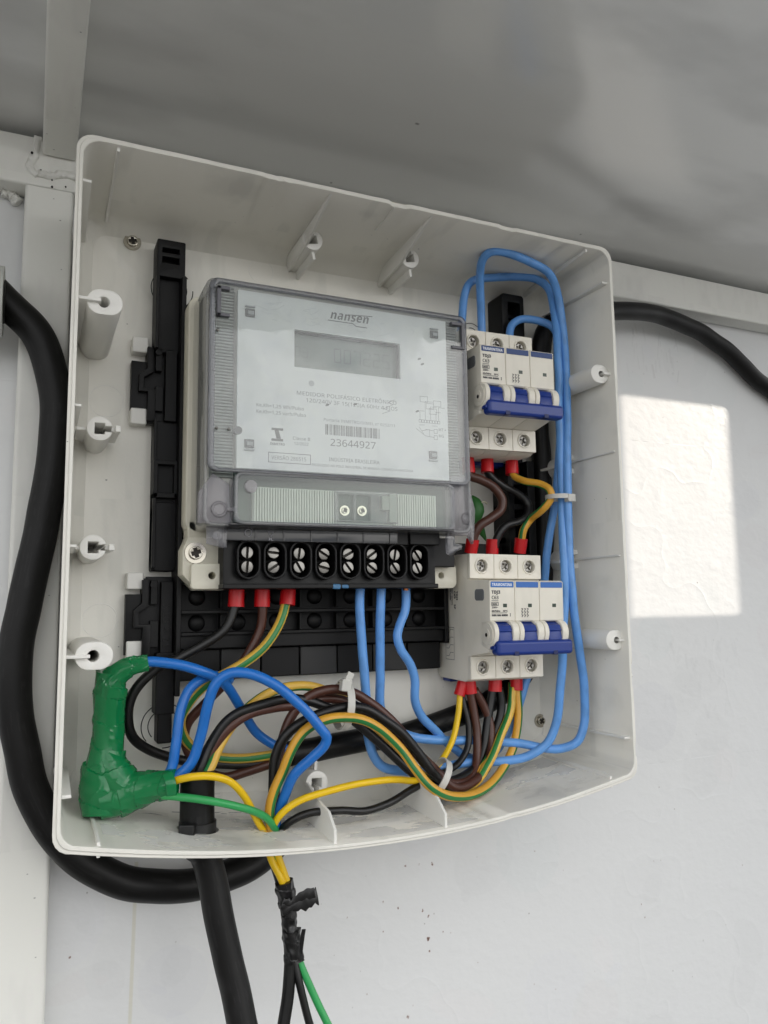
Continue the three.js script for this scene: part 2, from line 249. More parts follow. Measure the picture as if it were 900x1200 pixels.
// ------------------------------------------------------------------ the meter box
const DB = -82;                                      // front of its back panel
function outline(inset, n = 480) {                   // rounded rectangle, its bottom edge bowed
  const W = 166.7 - inset, T = 172 - inset, B = -170 + inset, sag = 18, r = 8.5, s = new THREE.Shape();
  s.moveTo(0, B - sag);
  for (let i = 1; i <= 24; i++) { const x = (W - r) * i / 24; s.lineTo(x, B - sag * (1 - (x / W) ** 2)); }
  s.absarc(W - r, B - sag * (1 - ((W - r) / W) ** 2) + r, r, -Math.PI / 2, 0);
  s.lineTo(W, T - r); s.absarc(W - r, T - r, r, 0, Math.PI / 2); s.lineTo(-W + r, T); s.absarc(-W + r, T - r, r, Math.PI / 2, Math.PI);
  s.lineTo(-W, B - sag * (1 - ((W - r) / W) ** 2) + r); s.absarc(-W + r, B - sag * (1 - ((W - r) / W) ** 2) + r, r, Math.PI, 1.5 * Math.PI);
  for (let i = 24; i >= 0; i--) { const x = -(W - r) * i / 24; s.lineTo(x, B - sag * (1 - (x / W) ** 2)); }
  const pts = s.getPoints(24), len = [0]; for (let i = 1; i < pts.length; i++) len.push(len[i - 1] + pts[i].distanceTo(pts[i - 1]));
  const out = []; let k = 0; for (let i = 0; i < n; i++) { const d = len.at(-1) * i / n; while (len[k + 1] < d) k++; const f = (d - len[k]) / (len[k + 1] - len[k] || 1); out.push([mix(pts[k].x, pts[k + 1].x, f), mix(pts[k].y, pts[k + 1].y, f)]); }
  return out;
}
const box = thing('meter_box', 'open white plastic meter box without its cover, edges chipped', 'meter box', V(0, 0, -86));
{
  const rings = [[5.5, -85.5], [5, -85.9], [4.5, -85], [0.1, -2], [0, -1.2], [0.25, -0.9], [1.35, -0.9], [1.5, -0.3], [1.8, 0], [3.0, 0], [3.3, -0.4], [5.6, -68], [6.4, -72], [9, -77], [13.4, -81.9], [13.5, DB]];
  const n = 480, pos = [], idx = [];
  rings.forEach(([ins, z], ri) => outline(ins, n).forEach(([x, y], i) => {
    const rim = ri >= 4 && ri <= 10, c = vnoise(i * 0.11, ri < 8 ? 0 : 0.6, 3), chip = rim ? -1.3 * sstep(0.72, 0.95, c) * sstep(0.4, 0.6, vnoise(i * 0.9, 2, 8)) + 0.35 * (vnoise(i * 0.35, 5, 1) - 0.5) : 0;
    const notch = rim && y > 150 && x > 4 && x < 14 ? -1.6 : 0;
    pos.push(x, y, z + chip + notch);
  }));
  for (let r = 0; r < rings.length - 1; r++) for (let i = 0; i < n; i++) { const a = r * n + i, b = r * n + (i + 1) % n; idx.push(a, b, a + n, b, b + n, a + n); }
  const c0 = pos.length / 3; pos.push(0, 0, -85.5, 0, 0, DB); const last = (rings.length - 1) * n;
  for (let i = 0; i < n; i++) { const j = (i + 1) % n; idx.push(c0, j, i); idx.push(c0 + 1, last + i, last + j); }
  let g = new THREE.BufferGeometry(); g.setAttribute('position', new THREE.Float32BufferAttribute(pos, 3)); g.setIndex(idx); g.computeVertexNormals();
  g.setAttribute('uv', new THREE.BufferAttribute(new Float32Array(pos.length / 3 * 2), 2));
  const ev = new Evaluator(); ev.useGroups = false;
  let br = new Brush(g); br.updateMatrixWorld();
  for (const [geo] of [[cy(-95.5, -37, -200, -165, 10.6, 10.6, 48)], [cy(-57, -36, -200, -165, 9, 9, 40)], [cx(140, -66, 140, 180, 9.5, 9.5, 40)]]) { const k = new Brush(geo); k.updateMatrixWorld(); br = ev.evaluate(br, k, SUBTRACTION); br.updateMatrixWorld(); }
  mesh('shell', toCreasedNormals(br.geometry, 0.62), M.shell, box);

  // long screw posts at the corners, their faces teardrop shaped, webbed to the wall
  const tear = (w, h, dir) => { const s = new THREE.Shape(); const r = h / 2; s.moveTo(0, -r); s.lineTo(dir * (w - h), -r); s.absarc(dir * (w - h), 0, r, -Math.PI / 2, Math.PI / 2, dir < 0); s.lineTo(0, r); s.absarc(0, 0, r, Math.PI / 2, 1.5 * Math.PI, dir < 0); return s; };
  for (const [x, y, sx] of [[-153, 88, 1], [-153, -85, 1], [157.5, 86, -1], [159.5, -87, -1]]) {
    const s = tear(sx > 0 ? 17 : 14.5, sx > 0 ? 13 : 12.5, sx); circHole(s, sx > 0 ? 1.5 : 0, 0, 2.7);
    const m = mesh('screw_post', ext(s, DB, -6, 0.6).translate(x, y, 0), M.post, box);
    mesh('web', rb(Math.min(x, sx * -163.5), Math.max(x, sx * -163.5), y - 0.8, y + 0.8, DB, -3.4, 0.3), M.post, m);
  }
  // split snap sockets half way down the side, top and bottom walls
  const socket = (x, y, ang, len, rib) => {
    const C = (r, a0, a1) => { const s = new THREE.Shape(); s.absarc(0, 0, r, a0, a1); return s; };
    const s = new THREE.Shape(); s.absarc(0, 0, 6.6, 0.25, 2 * Math.PI - 0.25); s.lineTo(2.6, -1.4); s.lineTo(2.6, -3); s.lineTo(-2.6, -3); s.lineTo(-2.6, 3); s.lineTo(2.6, 3); s.lineTo(2.6, 1.4); s.closePath();
    const T = g => g.rotateZ(ang).translate(x, y, 0);
    const m = mesh('snap_socket', [T(ext(s, DB, len, 0.4)), T(rb(6, 10.5, -1.1, 1.1, DB + 6, len - 1.5, 0.3)), T(rb(-11.5, -6, -0.9, 0.9, DB, len - 3, 0.3)), T(rb(7.6, 10.5, -1.7, 1.7, len - 4, len + 2.4, 0.5))], M.post, box);
    return m;
  };
  socket(-149, 32.5, 0, -44); socket(-150.5, -31, 0, -44); socket(160.5, 32.5, 0.15, -44); socket(160, -33.5, 0.15, -44);
  socket(-28.5, 162, Math.PI * 0.56, -46); socket(38.5, 162, Math.PI * 0.56, -46); socket(-27, -163, -Math.PI * 0.52, -46); socket(41, -163, -Math.PI * 0.52, -46);
  // gussets from the sockets to the rim and small stiffening ribs
  const gus = (x, pts, w = 1.6) => mesh('rib', extX(pts, x - w / 2, x + w / 2, 0.3), M.post, box);
  for (const x of [-32.5, 32]) { gus(x, [[DB, 168.5], [-1.5, 171], [-2.5, 168.6], [-46, 157], [DB, 155]]); gus(x, [[-1.8, -186.5], [-1.8, -177], [-11, -170], [-25, -168], [-50, -161], [DB, -158], [DB, -183]]); }
  for (const x of [-147, 147]) { gus(x, [[DB + 4, 166], [-2, 171], [-2.6, 166.8], [DB + 10, 162]]); gus(x, [[DB + 8, -170], [-2, -175], [-2.6, -168.5], [-8, -167.2], [DB + 8, -166]]); }
  gus(7, [[-30, 168], [-2, 170.2], [-2, 168.2], [-30, 167]], 0.8);
  for (const s of [-1, 1]) for (const y of [148, -147]) mesh('rib', ext(poly([[s * 158, DB + 10], [s * 165, DB + 10], [s * 165, -2.4], [s * 159.2, -2.8]]), 0, 1.6, 0.3).rotateX(Math.PI / 2).translate(0, y + 0.8, 0), M.post, box);
  for (const y of [34, -33.5]) { mesh('rib', ext(poly([[160, -46], [166, -46], [166, -2.5], [162, -3]]), 0, 1.3, 0.2).rotateX(Math.PI / 2).translate(0, y + 0.6, 0), M.post, box); mesh('rib', ext(poly([[-160, -46], [-165, -46], [-165, -2.5], [-160.5, -3]]), 0, 1.3, 0.2).rotateX(Math.PI / 2).translate(0, y + 0.6, 0), M.post, box); }
  // small pads that locate the black chassis
  for (const [x, y] of [[-125.7, 91.5], [-125.8, 48.3], [-125.5, -47.4], [-125, -86]]) mesh('locating_pad', rb(x - 4.6, x + 4.6, y - 4.8, y + 4.8, DB - 0.5, DB + 8, 1), M.post, box);
  // scored knock-out rings
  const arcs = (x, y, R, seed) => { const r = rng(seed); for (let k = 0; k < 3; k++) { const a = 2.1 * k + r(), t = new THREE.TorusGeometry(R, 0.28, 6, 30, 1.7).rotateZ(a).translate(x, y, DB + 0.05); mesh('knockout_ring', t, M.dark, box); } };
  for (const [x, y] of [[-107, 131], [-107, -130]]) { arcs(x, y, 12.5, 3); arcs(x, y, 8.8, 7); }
  for (const [x, y] of [[105, 131]]) { arcs(x, y, 8.5, 5); arcs(x, y, 5, 9); }
  for (const [px, py, R] of [[124.5, 470, 9.4], [117, 727, 9.4], [306, 318, 8], [556, 372, 7]]) { const p = P(px, py, DB); mesh('mould_mark', ringZ(p.x, p.y, DB - 0.05, R, 0.22, 64), M.post, box); }
  mesh('mould_mark', [rb(-10.5, -9.7, 116, 124, DB - 0.3, DB + 0.8, 0.2), rb(-6.3, -5.5, 116, 124, DB - 0.3, DB + 0.8, 0.2), new THREE.TorusGeometry(2.1, 0.4, 6, 20, Math.PI).translate(-8, 124, DB + 0.3)], M.post, box);
}
// dust and dried smears on the box floor: a thin film with ragged outlines
{
  const tex = canvasTex(1024, 256, (g, w, h) => {
    g.clearRect(0, 0, w, h); const R = rng(77), d = g.getImageData(0, 0, w, h);
    for (let j = 0; j < h; j++) for (let i = 0; i < w; i++) { const x = i / w, y = j / h, n = fbm(x * 14 + 0.8 * fbm(x * 9, y * 5, 3, 3), y * 6, 12, 5), m = fbm(x * 5, y * 3, 40, 3), k = (j * w + i) * 4, a = sstep(0.5, 0.56, n) * sstep(0.42, 0.55, m) * 0.5, b = sstep(0.6, 0.7, fbm(x * 30, y * 12, 8, 4)) * 0.08; d.data[k] = d.data[k + 1] = d.data[k + 2] = a > b ? 236 : 120; d.data[k + 3] = 255 * Math.max(a, b) * (x > 0.02 && x < 0.98 ? 1 : 0); }
    g.putImageData(d, 0, 0);
  });
  const g = new THREE.PlaneGeometry(300, 66, 60, 1), p = g.attributes.position; for (let i = 0; i < p.count; i++) { const x = p.getX(i), zz = p.getY(i), z = -37 + zz, ins = mix(3.3, 5.6, (-z - 0.4) / 67.6), W = 166.7 - ins; p.setXYZ(i, x, -170 + ins - 18 * (1 - (x / W) ** 2) + 0.12, z); }
  g.computeVertexNormals(); g.userData.keepUV = true; mesh('dust', g, std('#ffffff', 0.9, { map: tex, transparent: true }), box);
}
// a pan head screw with a cut cross; darker disc below paints its shade
function crossShape(R, a, b, turn = 0) { const s = new THREE.Shape(); s.absarc(0, 0, R, 0, 2 * Math.PI); const p = new THREE.Path(); [[a, b], [a, a], [b, a], [b, -a], [a, -a], [a, -b], [-a, -b], [-a, -a], [-b, -a], [-b, a], [-a, a], [-a, b]].forEach(([x, y], i) => { const X = x * Math.cos(turn) - y * Math.sin(turn), Y = x * Math.sin(turn) + y * Math.cos(turn); i ? p.lineTo(X, Y) : p.moveTo(X, Y); }); p.closePath(); s.holes.push(p); return s; }
function panScrew(name, x, y, z, R, parent, mat, turn) {
  const m = mesh(name, [ext(crossShape(R * 0.62, R * 0.17, R * 0.44, turn), z + R * 0.16, z + R * 0.42, R * 0.05), cz(x, y, z - 1, z + R * 0.12, R, R * 0.97, 32).translate(-x, -y, 0)].map(g => g.translate(x, y, 0)), mat, parent);
  mesh('recess_shade', cz(x, y, z, z + R * 0.2, R * 0.52), M.recess_shade, m); return m;
}
{ const a = P(155, 284, DB), b = P(632.5, 844.5, DB); panScrew('mounting_screw', a.x, a.y, DB + 0.8, 5.2, box, M.nickel, 0.2); panScrew('mounting_screw', b.x, b.y, DB + 0.8, 4.7, box, M.nickel, 0.9); }

// ------------------------------------------------------------------ the black chassis that carries meter and breakers
const font = await new FontLoader().loadAsync('fonts/droid/droid_sans_bold.typeface.json');
const chassis = thing('mounting_chassis', 'black plastic mounting chassis with rails and slots, behind the meter', 'mounting chassis', V(0, 0, DB));
{
  const B = M.blackPlastic;
  // left rail
  mesh('rail', [ext(rectHole(rectHole(rrect(-118.5, -102, 132, 155, 1), -115.5, -105.5, 147, 150), -115.5, -105.5, 140.5, 144.5), -81.8, -66, 0.4), rb(-118.5, -116.6, 88, 133, -81.8, -66, 0.4), rb(-117, -102, 87, 133, -81.8, -71, 0.4), rb(-104.6, -102, 87, 133, -81.8, -66, 0.4),
    rb(-117.4, -102.6, -42, 46, -81.8, -73, 0.8), rb(-117.6, -116, 22, 46, -81.8, -69, 0.3), rb(-117.5, -103, 19.5, 22, -81.8, -68, 0.4), rb(-117.5, -115, 0, 20, -81.8, -68, 0.4), rb(-106, -103, 0, 20, -81.8, -68, 0.4), rb(-117.5, -103, 0, 3, -81.8, -68, 0.4), rb(-117.4, -115.6, -40, 0, -81.8, -69, 0.3),
    ext(rrect(-117.4, -103, -42, -2, 4), -81.8, -71.5, 0.6), rb(-114, -103.5, -122, -88, -81.8, -68, 0.6), rb(-112.5, -104.5, -138, -120, -81.8, -69, 1)], B, chassis);
  mesh('inner_bar', [rb(-104.4, -101.6, -112, 132, -81.8, -62, 0.5), rb(-101.6, -84, 60, 119, -81.8, -72, 0.5), rb(-101.6, -84, -48, 62, -81.8, -74, 0.5), ...[112, 97, 82, 66, 50].map(y => rb(-101.6, -84, y, y + 1.6, -81.8, -66, 0.3))], B, chassis);
  // clips on the side of the rail, one above the other
  const clip = (y, lettered) => {
    const s = poly([[-130.3, y - 20], [-130.3, y + 14], [-122, y + 14], [-122, y + 23], [-119, y + 23], [-119, y + 24], [-105, y + 24], [-105, y - 23], [-121, y - 23], [-121, y - 20]]);
    const m = mesh('side_clip', [ext(s, -81.8, -75, 0.4), ext(poly([[-121.5, y - 22], [-121.5, y - 5], [-126.5, y - 5], [-126.5, y + 5], [-122, y + 9], [-122, y + 22], [-118.5, y + 22], [-118.5, y + 7], [-123.5, y + 3.4], [-123.5, y - 3], [-117, y - 3], [-117, y - 22]]), -75, -70.5, 0.4), rb(-111.8, -105, y - 22, y + 21, -76, -69.5, 0.5), rb(-117.3, -113.5, y + 8, y + 22, -76, -71, 0.4), rb(-117.3, -112.5, y - 16, y - 1, -76, -71.5, 0.4)], B, chassis);
    if (lettered) mesh('raised_lettering', new TextGeometry('12 x DIN', { font, size: 4.6, depth: 0.7, curveSegments: 3 }).rotateZ(Math.PI / 2).translate(-106, y - 17, -69.6), B, m);
    mesh('peg', cz(-116, y + 19, -76, -69.5, 1.7), B, m);
  };
  clip(67.5, false); clip(-69, true);
  // slotted tray under the meter
  const ribs = [[-47, -49.5], [-64.5, -66.6], [-77, -79]];
  mesh('tray', [rb(-101.6, 69, -105, 30, -81.8, -75, 0.4), ...ribs.map(([a, b]) => rb(-101.6, 69, b, a, -81.8, -62.5, 0.5)), rb(-101.6, 69, -86.5, -78.6, -81.8, -65, 0.6), rb(67, 70, -88, -46, -81.8, -62, 0.5), rb(-86, 69, -47, -40, -81.8, -60, 0.5)], B, chassis);
  for (let i = 0; i < 7; i++) { const x0 = -101.4 + i * 24.2; for (const y of [-50, -66.8]) mesh('slot_divider', rb(x0 + 23.4, x0 + 24.6, y - 13.6, y - 0.2, -81.8, -69 - (i % 2), 0.3), B, chassis); for (const y of [-57, -72]) for (const q of [0.45]) mesh('dimple', new THREE.SphereGeometry(5, 18, 10, 0, 2 * Math.PI, 0, Math.PI / 2).rotateX(Math.PI / 2).scale(1, 1, 0.45).translate(x0 + 24 * q, y, -75.1), B, chassis); }
  for (let i = 0; i < 7; i++) { const x0 = -101.2 + i * 24.2; mesh('panel', rb(x0, x0 + 23.6, -104.5, -87.2, -75, -70.4 - (i % 3) * 0.3, 0.7), i % 2 ? M.blackDusty : B, chassis); }
  // right rail, seen above and between the breakers
  mesh('rail', [ext(rectHole(rrect(119.5, 138.5, 126, 158, 2.5), 125, 135, 138, 152), -81.8, -63, 0.6), rb(121, 137, 20, 128, -81.8, -69, 0.6), rb(119, 124, -40, 34, -81.8, -62, 0.5), rb(134, 140, -40, 36, -81.8, -60, 0.5), rb(119, 140, 2, 6, -81.8, -66, 0.5), rb(119, 140, -22, -17, -81.8, -66, 0.5), rb(124, 134, -40, 34, -81.8, -76, 0.4), rb(68, 119, 50, 60, -81.8, -74, 0.4), rb(64, 119, -36, -22, -81.8, -72, 0.4)], B, chassis);
  mesh('window_bar', rb(125, 135, 143, 145, -80, -70, 0.4), B, chassis);
}
// steel DIN rails are hidden behind the breakers

// ------------------------------------------------------------------ the electricity meter
const meter = thing('electricity_meter', 'grey white electricity meter with clear cover, digital display and black terminal block', 'electricity meter', V(-18, 40, -74));
const LBL = { x0: -81.8, x1: 47.6, y0: 10.8, y1: 110 };
const labelTex = canvasTex(2048, 1570, (g, w, h) => {
  const X = x => (x - LBL.x0) / (LBL.x1 - LBL.x0) * w, Y = y => (LBL.y1 - y) / (LBL.y1 - LBL.y0) * h, k = w / (LBL.x1 - LBL.x0), R = rng(9);
  g.fillStyle = '#cfd1d0'; g.fillRect(0, 0, w, h);
  for (let i = 0; i < 160; i++) { g.fillStyle = `rgba(${R() < 0.5 ? '228,227,220' : '176,180,184'},0.05)`; g.beginPath(); g.ellipse(R() * w, R() * h, 30 + R() * 160, 20 + R() * 70, R() * 3, 0, 7); g.fill(); }
  const ink = a => `rgba(24,26,30,${Math.min(1, a * 1.15)})`, T = (s, x, y, size, a = 0.85, o = {}) => { g.font = `${o.i ? 'italic ' : ''}${o.b ? 'bold ' : ''}${size * k}px sans-serif`; g.textAlign = o.al || 'left'; g.fillStyle = ink(a); if (o.w) { g.save(); g.translate(X(x), Y(y)); g.scale(o.w * k / g.measureText(s).width, 1); g.fillText(s, 0, 0); g.restore(); } else g.fillText(s, X(x), Y(y)); };
  T('nansen', -28.5, 101.2, 7.2, 0.8, { b: 1, i: 1, w: 24.5 });
  g.strokeStyle = ink(0.7); g.lineWidth = 0.5 * k; g.beginPath(); g.moveTo(X(-29.5), Y(100)); g.lineTo(X(-14), Y(100)); g.lineTo(X(-12), Y(98.6)); g.lineTo(X(-5), Y(98.6)); g.stroke(); g.beginPath(); g.moveTo(X(-16), Y(105)); g.lineTo(X(-1.5), Y(106)); g.stroke();
  T('MEDIDOR POLIFÁSICO ELETRÔNICO', -48.5, 54.2, 3.1, 0.6, { w: 62 }); T('120/240V 3F 15(120)A 60Hz 4 FIOS', -43, 50.5, 3.1, 0.6, { w: 57 });
  T('Ke,Kh=1,25 Wh/Pulso', -71.3, 45.4, 2.7, 0.8, { w: 27.5 }); T('Ke,Kh=1,25 varh/Pulso', -71.3, 41.8, 2.7, 0.8, { w: 28.6 });
  T('Portaria INMETRO/DIMEL nº 0252/11', -32.5, 40.6, 2.3, 0.6, { w: 45 });
  let x = -31.3; while (x < 2.6) { const bw = 0.28 + Math.floor(R() * 3) * 0.26; g.fillStyle = ink(0.85); g.fillRect(X(x), Y(38.8), bw * k, 6 * k); x += bw + 0.26 + Math.floor(R() * 2) * 0.3; }
  T('23644927', -28.6, 26.6, 5.6, 0.88, { w: 28.4 });
  T('INDÚSTRIA BRASILEIRA', -29.4, 17.8, 2.9, 0.72, { w: 31.2 }); T('PRODUZIDO NO POLO INDUSTRIAL DE MANAUS. CONHEÇA A AMAZÔNIA', -39.6, 14.4, 2, 0.75, { w: 63 });
  T('VERSÃO 286515', -62.6, 16.6, 3, 0.72, { w: 20 }); g.strokeStyle = ink(0.75); g.lineWidth = 0.35 * k; g.strokeRect(X(-64.2), Y(20.4), 24 * k, 5.4 * k);
  T('Classe B', -50.6, 28.4, 2.5, 0.75, { w: 10.4 }); T('12/2022', -49.8, 25.6, 2.3, 0.75, { w: 8.6 });
  // certification mark
  g.fillStyle = ink(0.85); g.fillRect(X(-62.6), Y(34.2), 6.6 * k, 1.3 * k); g.fillRect(X(-62.6), Y(28.2), 6.6 * k, 1.3 * k); g.beginPath(); for (const [a, b] of [[-60.9, 33], [-58.6, 33], [-57.2, 28.3], [-59.8, 28.3]]) g.lineTo(X(a), Y(b)); g.fill(); T('INMETRO', -63.4, 24.6, 1.9, 0.8, { b: 1, w: 8.4 });
  // wiring diagram
  g.strokeStyle = ink(0.55); g.lineWidth = 0.26 * k; for (let i = 0; i < 8; i++) { const dx = 28 + i * 1.8; g.strokeRect(X(dx), Y(46.6), 1.5 * k, 1.6 * k); if (i % 2 == 0 || i > 5) { g.beginPath(); g.moveTo(X(dx + 0.7), Y(46.6)); g.lineTo(X(dx + 0.7), Y(52 + (i * 3) % 9)); g.lineTo(X(dx + 4 + i % 3), Y(52 + (i * 3) % 9)); g.stroke(); } }
  for (const [a, b] of [[29, 61], [33, 57], [35, 54], [38, 59]]) { g.strokeRect(X(a), Y(b), 5 * k, 3.4 * k); }
  T('LINHA', 28, 43, 1.3, 0.5); T('CARGA', 36.5, 43, 1.3, 0.5);
  T('MT +', 41, 40.6, 2.4, 0.7); T('MG', 41, 36.8, 2.4, 0.7); g.strokeRect(X(38), Y(41.4), 2.2 * k, 2.4 * k); g.strokeRect(X(38), Y(37.6), 2.2 * k, 2.4 * k);
  g.beginPath(); for (const [a, b, c, d] of [[26, 41, 32, 37], [28, 42, 31, 38], [32, 41, 38, 40.4], [32, 37, 38, 36.4], [35, 41, 35, 36.6], [30, 40, 35, 41]]) { g.moveTo(X(a), Y(b)); g.lineTo(X(c), Y(d)); } g.stroke();
  g.fillStyle = 'rgba(120,122,128,0.55)'; g.beginPath(); g.arc(X(-39.5), Y(61.5), 1.7 * k, 0, 7); g.fill();
  for (const [a, b] of [[29, 84], [31, 81], [-13, 52], [-30, 50], [27, 51.5]]) { g.fillStyle = ink(0.85); g.beginPath(); g.ellipse(X(a), Y(b), 1.3 * k, 0.6 * k, -0.4, 0, 7); g.fill(); }
  g.strokeStyle = 'rgba(60,60,64,0.7)'; g.lineWidth = 0.3 * k; g.beginPath(); [[12, 57], [8, 55], [11, 54], [5, 51], [9, 50], [4, 48]].forEach(([a, b]) => g.lineTo(X(a), Y(b))); g.stroke();
  g.strokeStyle = 'rgba(150,153,158,0.5)'; for (let i = 0; i < 40; i++) { g.lineWidth = (0.1 + R() * 0.2) * k; const a = -80 + R() * 110, b = 94 + R() * 12; g.beginPath(); g.moveTo(X(a), Y(b)); g.quadraticCurveTo(X(a + 3), Y(b + 2 - R() * 4), X(a + R() * 9), Y(b - 4 + R() * 8)); g.stroke(); }
});
const lcdTex = canvasTex(768, 256, (g, w, h) => {
  g.fillStyle = '#57645b'; g.fillRect(0, 0, w, h);
  const seg = { 0: 'abcdef', 1: 'bc', 2: 'abged', 3: 'abgcd', 5: 'afgcd', 8: 'abcdefg', 7: 'abc' }, digit = (ch, x, y, s, a) => { g.strokeStyle = `rgba(44,54,52,${a * 0.9})`; g.lineWidth = s * 0.16; const q = { a: [0, 0, 1, 0], b: [1, 0, 1, 1], c: [1, 1, 1, 2], d: [0, 2, 1, 2], e: [0, 1, 0, 2], f: [0, 0, 0, 1], g: [0, 1, 1, 1] }; for (const c of seg[ch]) { const [x0, y0, x1, y1] = q[c]; g.beginPath(); g.moveTo(x + (x0 + (y0 < 2 ? 0.05 : 0)) * s, y + y0 * s); g.lineTo(x + (x1 + 0.05) * s, y + y1 * s); g.stroke(); } };
  digit('0', 24, 92, 34, 0.6); digit('3', 76, 92, 34, 0.5); '007225'.split('').forEach((c, i) => digit(c, 300 + i * 72, 76, 46, 0.5));
});
{
  const D = M;
  mesh('base', [ext(rrect(-102.5, 62.5, -22, 116.5, 7), -70, -50, 1.4), rb(-101, -82, -26, -12, -64, -50, 1), ext(circHole(poly([[-104, -31], [-104, -45], [-96, -53.4], [-81, -53.4], [-81, -24], [-101, -24]]), -88.5, -45.6, 2), -66, -47, 0.8), ext(circHole(rrect(-100, -81, -53, -39, 2), -88.5, -45.6, 2), -47.2, -43, 0.5), ext(circHole(rrect(46, 67.5, -53, -37, 4), 56.5, -45, 1.9), -62, -46, 0.6)], D.creamBase, meter);
  panScrew('lug_screw', -97.2, -33, -46.6, 6, meter, D.nickel, 0.3);
  mesh('body', [rb(-97, 58, -20, 112, -52, -24, 2)], std('#d3d2ca', 0.5), meter);
  // label plate with its display opening
  { const s = rectHole(poly([[LBL.x0, LBL.y0], [LBL.x1, LBL.y0], [LBL.x1, LBL.y1], [LBL.x0, LBL.y1]]), -49.5, 16.2, 70, 91.7), g = ext(s, -19.2, -17, 0), p = g.attributes.position, u = g.attributes.uv; for (let i = 0; i < p.count; i++) u.setXY(i, (p.getX(i) - LBL.x0) / (LBL.x1 - LBL.x0), (p.getY(i) - LBL.y0) / (LBL.y1 - LBL.y0)); g.userData.keepUV = true; mesh('label_plate', g, std('#ffffff', 0.42, { map: labelTex }), meter); }
  { const g = new THREE.PlaneGeometry(66, 22).translate(-16.6, 80.8, -22.4); g.userData.keepUV = true; const d = mesh('display', g, std('#ffffff', 0.28, { map: lcdTex }), meter); mesh('display_frame', ext(rectHole(poly([[-51, 68.5], [17.7, 68.5], [17.7, 93], [-51, 93]]), -49, 15.8, 70.6, 91.2), -24, -19.4, 0.2), std('#33383c', 0.4), d); }
  for (const [x, y] of [[-75, 97.5], [39.2, 100.5], [-75, 24.4], [36.8, 25.7]]) { const m = mesh('plate_clip', rb(x - 2.6, x + 2.6, y - 2.4, y + 2.2, -17, -16, 0.3), std('#3b3d40', 0.3), meter); mesh('clip_tab', [rb(x - 1.6, x + 1.8, y - 1.4, y + 0.8, -16.2, -15.2, 0.3), rb(x - 2.8, x + 2.8, y + (y > 60 ? 3 : -4), y + (y > 60 ? 3.8 : -3.2), -17, -15.8, 0.2)], std('#8d9092', 0.3), m); }
  mesh('plate_screw', cz(-81.2, 31, -20, -16, 2.2), std('#2a2b2d', 0.4), meter);
  // ribbed strips left and right, ribbed plate below
  const hr = (x0, x1) => { const a = [rb(x0, x1, 6, 112, -27, -22.5, 0.3)]; for (let y = 8; y < 112; y += 1.75) a.push(rb(x0 + 0.5, x1 - 0.5, y, y + 0.95, -22.7, -20.6, 0.2, 1)); return a; };
  mesh('ribbed_strip', hr(-95, -82.4), D.ribGrey, meter); mesh('ribbed_strip', hr(48.2, 57.5), D.ribGrey, meter);
  const vr = [rb(-72, 40, -18.5, 1.6, -27, -20.5, 0.4)]; for (let x = -71.5; x < 39; x += 1.5) if (x < -24 || x > 9.5) vr.push(rb(x, x + 0.8, -18, 1.2, -20.7, -18.6, 0.2, 1));
  mesh('ribbed_plate', vr, std('#d0d4cd', 0.5), meter);
  mesh('circuit_board', rb(-82, 48, -19.6, 10, -29, -23, 0.3), D.pcb, meter);
  const win = mesh('test_window', [ext(rectHole(rectHole(poly([[-25.5, -16.5], [12.5, -16.5], [12.5, 1.4], [-25.5, 1.4]]), -24, -15, -15.4, -1), -13.4, -4.4, -15.4, -1), -20, -16, 0.3)], D.frostThin, meter);
  mesh('window_floor', rb(-24.5, 12, -16, 1, -20.4, -19.4, 0.2), D.pcb, win);
  mesh('window_block', [rb(2, 6.6, -9, -1, -19, -14.5, 0.3), rb(6.8, 11.6, -16, 0.4, -19, -15, 0.3)], D.ribGrey, win);
  panScrew('test_screw', -19.6, -9.8, -18.4, 3, meter, D.nickel, 0.5); panScrew('test_screw', -9, -9.6, -18.4, 3, meter, D.nickel, 1.1);
  // clear cover
  const wallS = (x0, x1, y0, y1) => { const s = rrect(x0, x1, y0, y1, 5), p = rrect(x0 + 2, x1 - 2, y0 + 2, y1 - 2, 3.4); s.holes.push(new THREE.Path(p.getPoints(8).reverse())); return s; };
  const sideWall = ext(wallS(-99.5, 61.5, -21, 113.8), -51, -15.2, 0.5);
  const cover = mesh('clear_cover', ext(rrect(-97, 59, 8.2, 112.6, 4.5), -15, -13.4, 0.5), D.clear, meter);
  mesh('cover_side', sideWall, std('#d9dadb', 0.08, { transmission: 0.93, thickness: 0 }), cover);
  mesh('cover_rim', [ext((() => { const s = rrect(-98, 60.2, 7.5, 113.4, 5), p = rrect(-94.6, 57.2, 9.6, 110.6, 3); s.holes.push(new THREE.Path(p.getPoints(8).reverse())); return s; })(), -15.2, -12.8, 0.6)], std('#c3c4c9', 0.08, { transmission: 0.92, thickness: 0 }), cover);
  for (const [x, s] of [[-94, 1], [56.4, -1]]) mesh('cover_catch', [rb(x, x + s * 0.01 + 2.2, 92, 109, -15.6, -12.6, 0.3), rb(Math.min(x, x + s * 7), Math.max(x, x + s * 7), 107, 109, -15.6, -12.6, 0.3), rb(Math.min(x, x + s * 7), Math.max(x, x + s * 7), 92, 93.8, -15.6, -12.6, 0.3)], std('#55555c', 0.3), cover);
  for (const [x, y] of [[-93.4, 84], [-93.4, 30.5], [-87, 30.5]]) mesh('cover_pip', new THREE.SphereGeometry(0.9, 12, 8).translate(x, y, -13.2), D.steel, cover);
  const low = mesh('lower_cover', [ext(rrect(-83.5, 47.4, -19.6, 7.4, 2), -13.2, -11.4, 0.5)], std('#f5f8f6', 0.05, { transmission: 1, thickness: 0, ior: 1.5 }), meter);
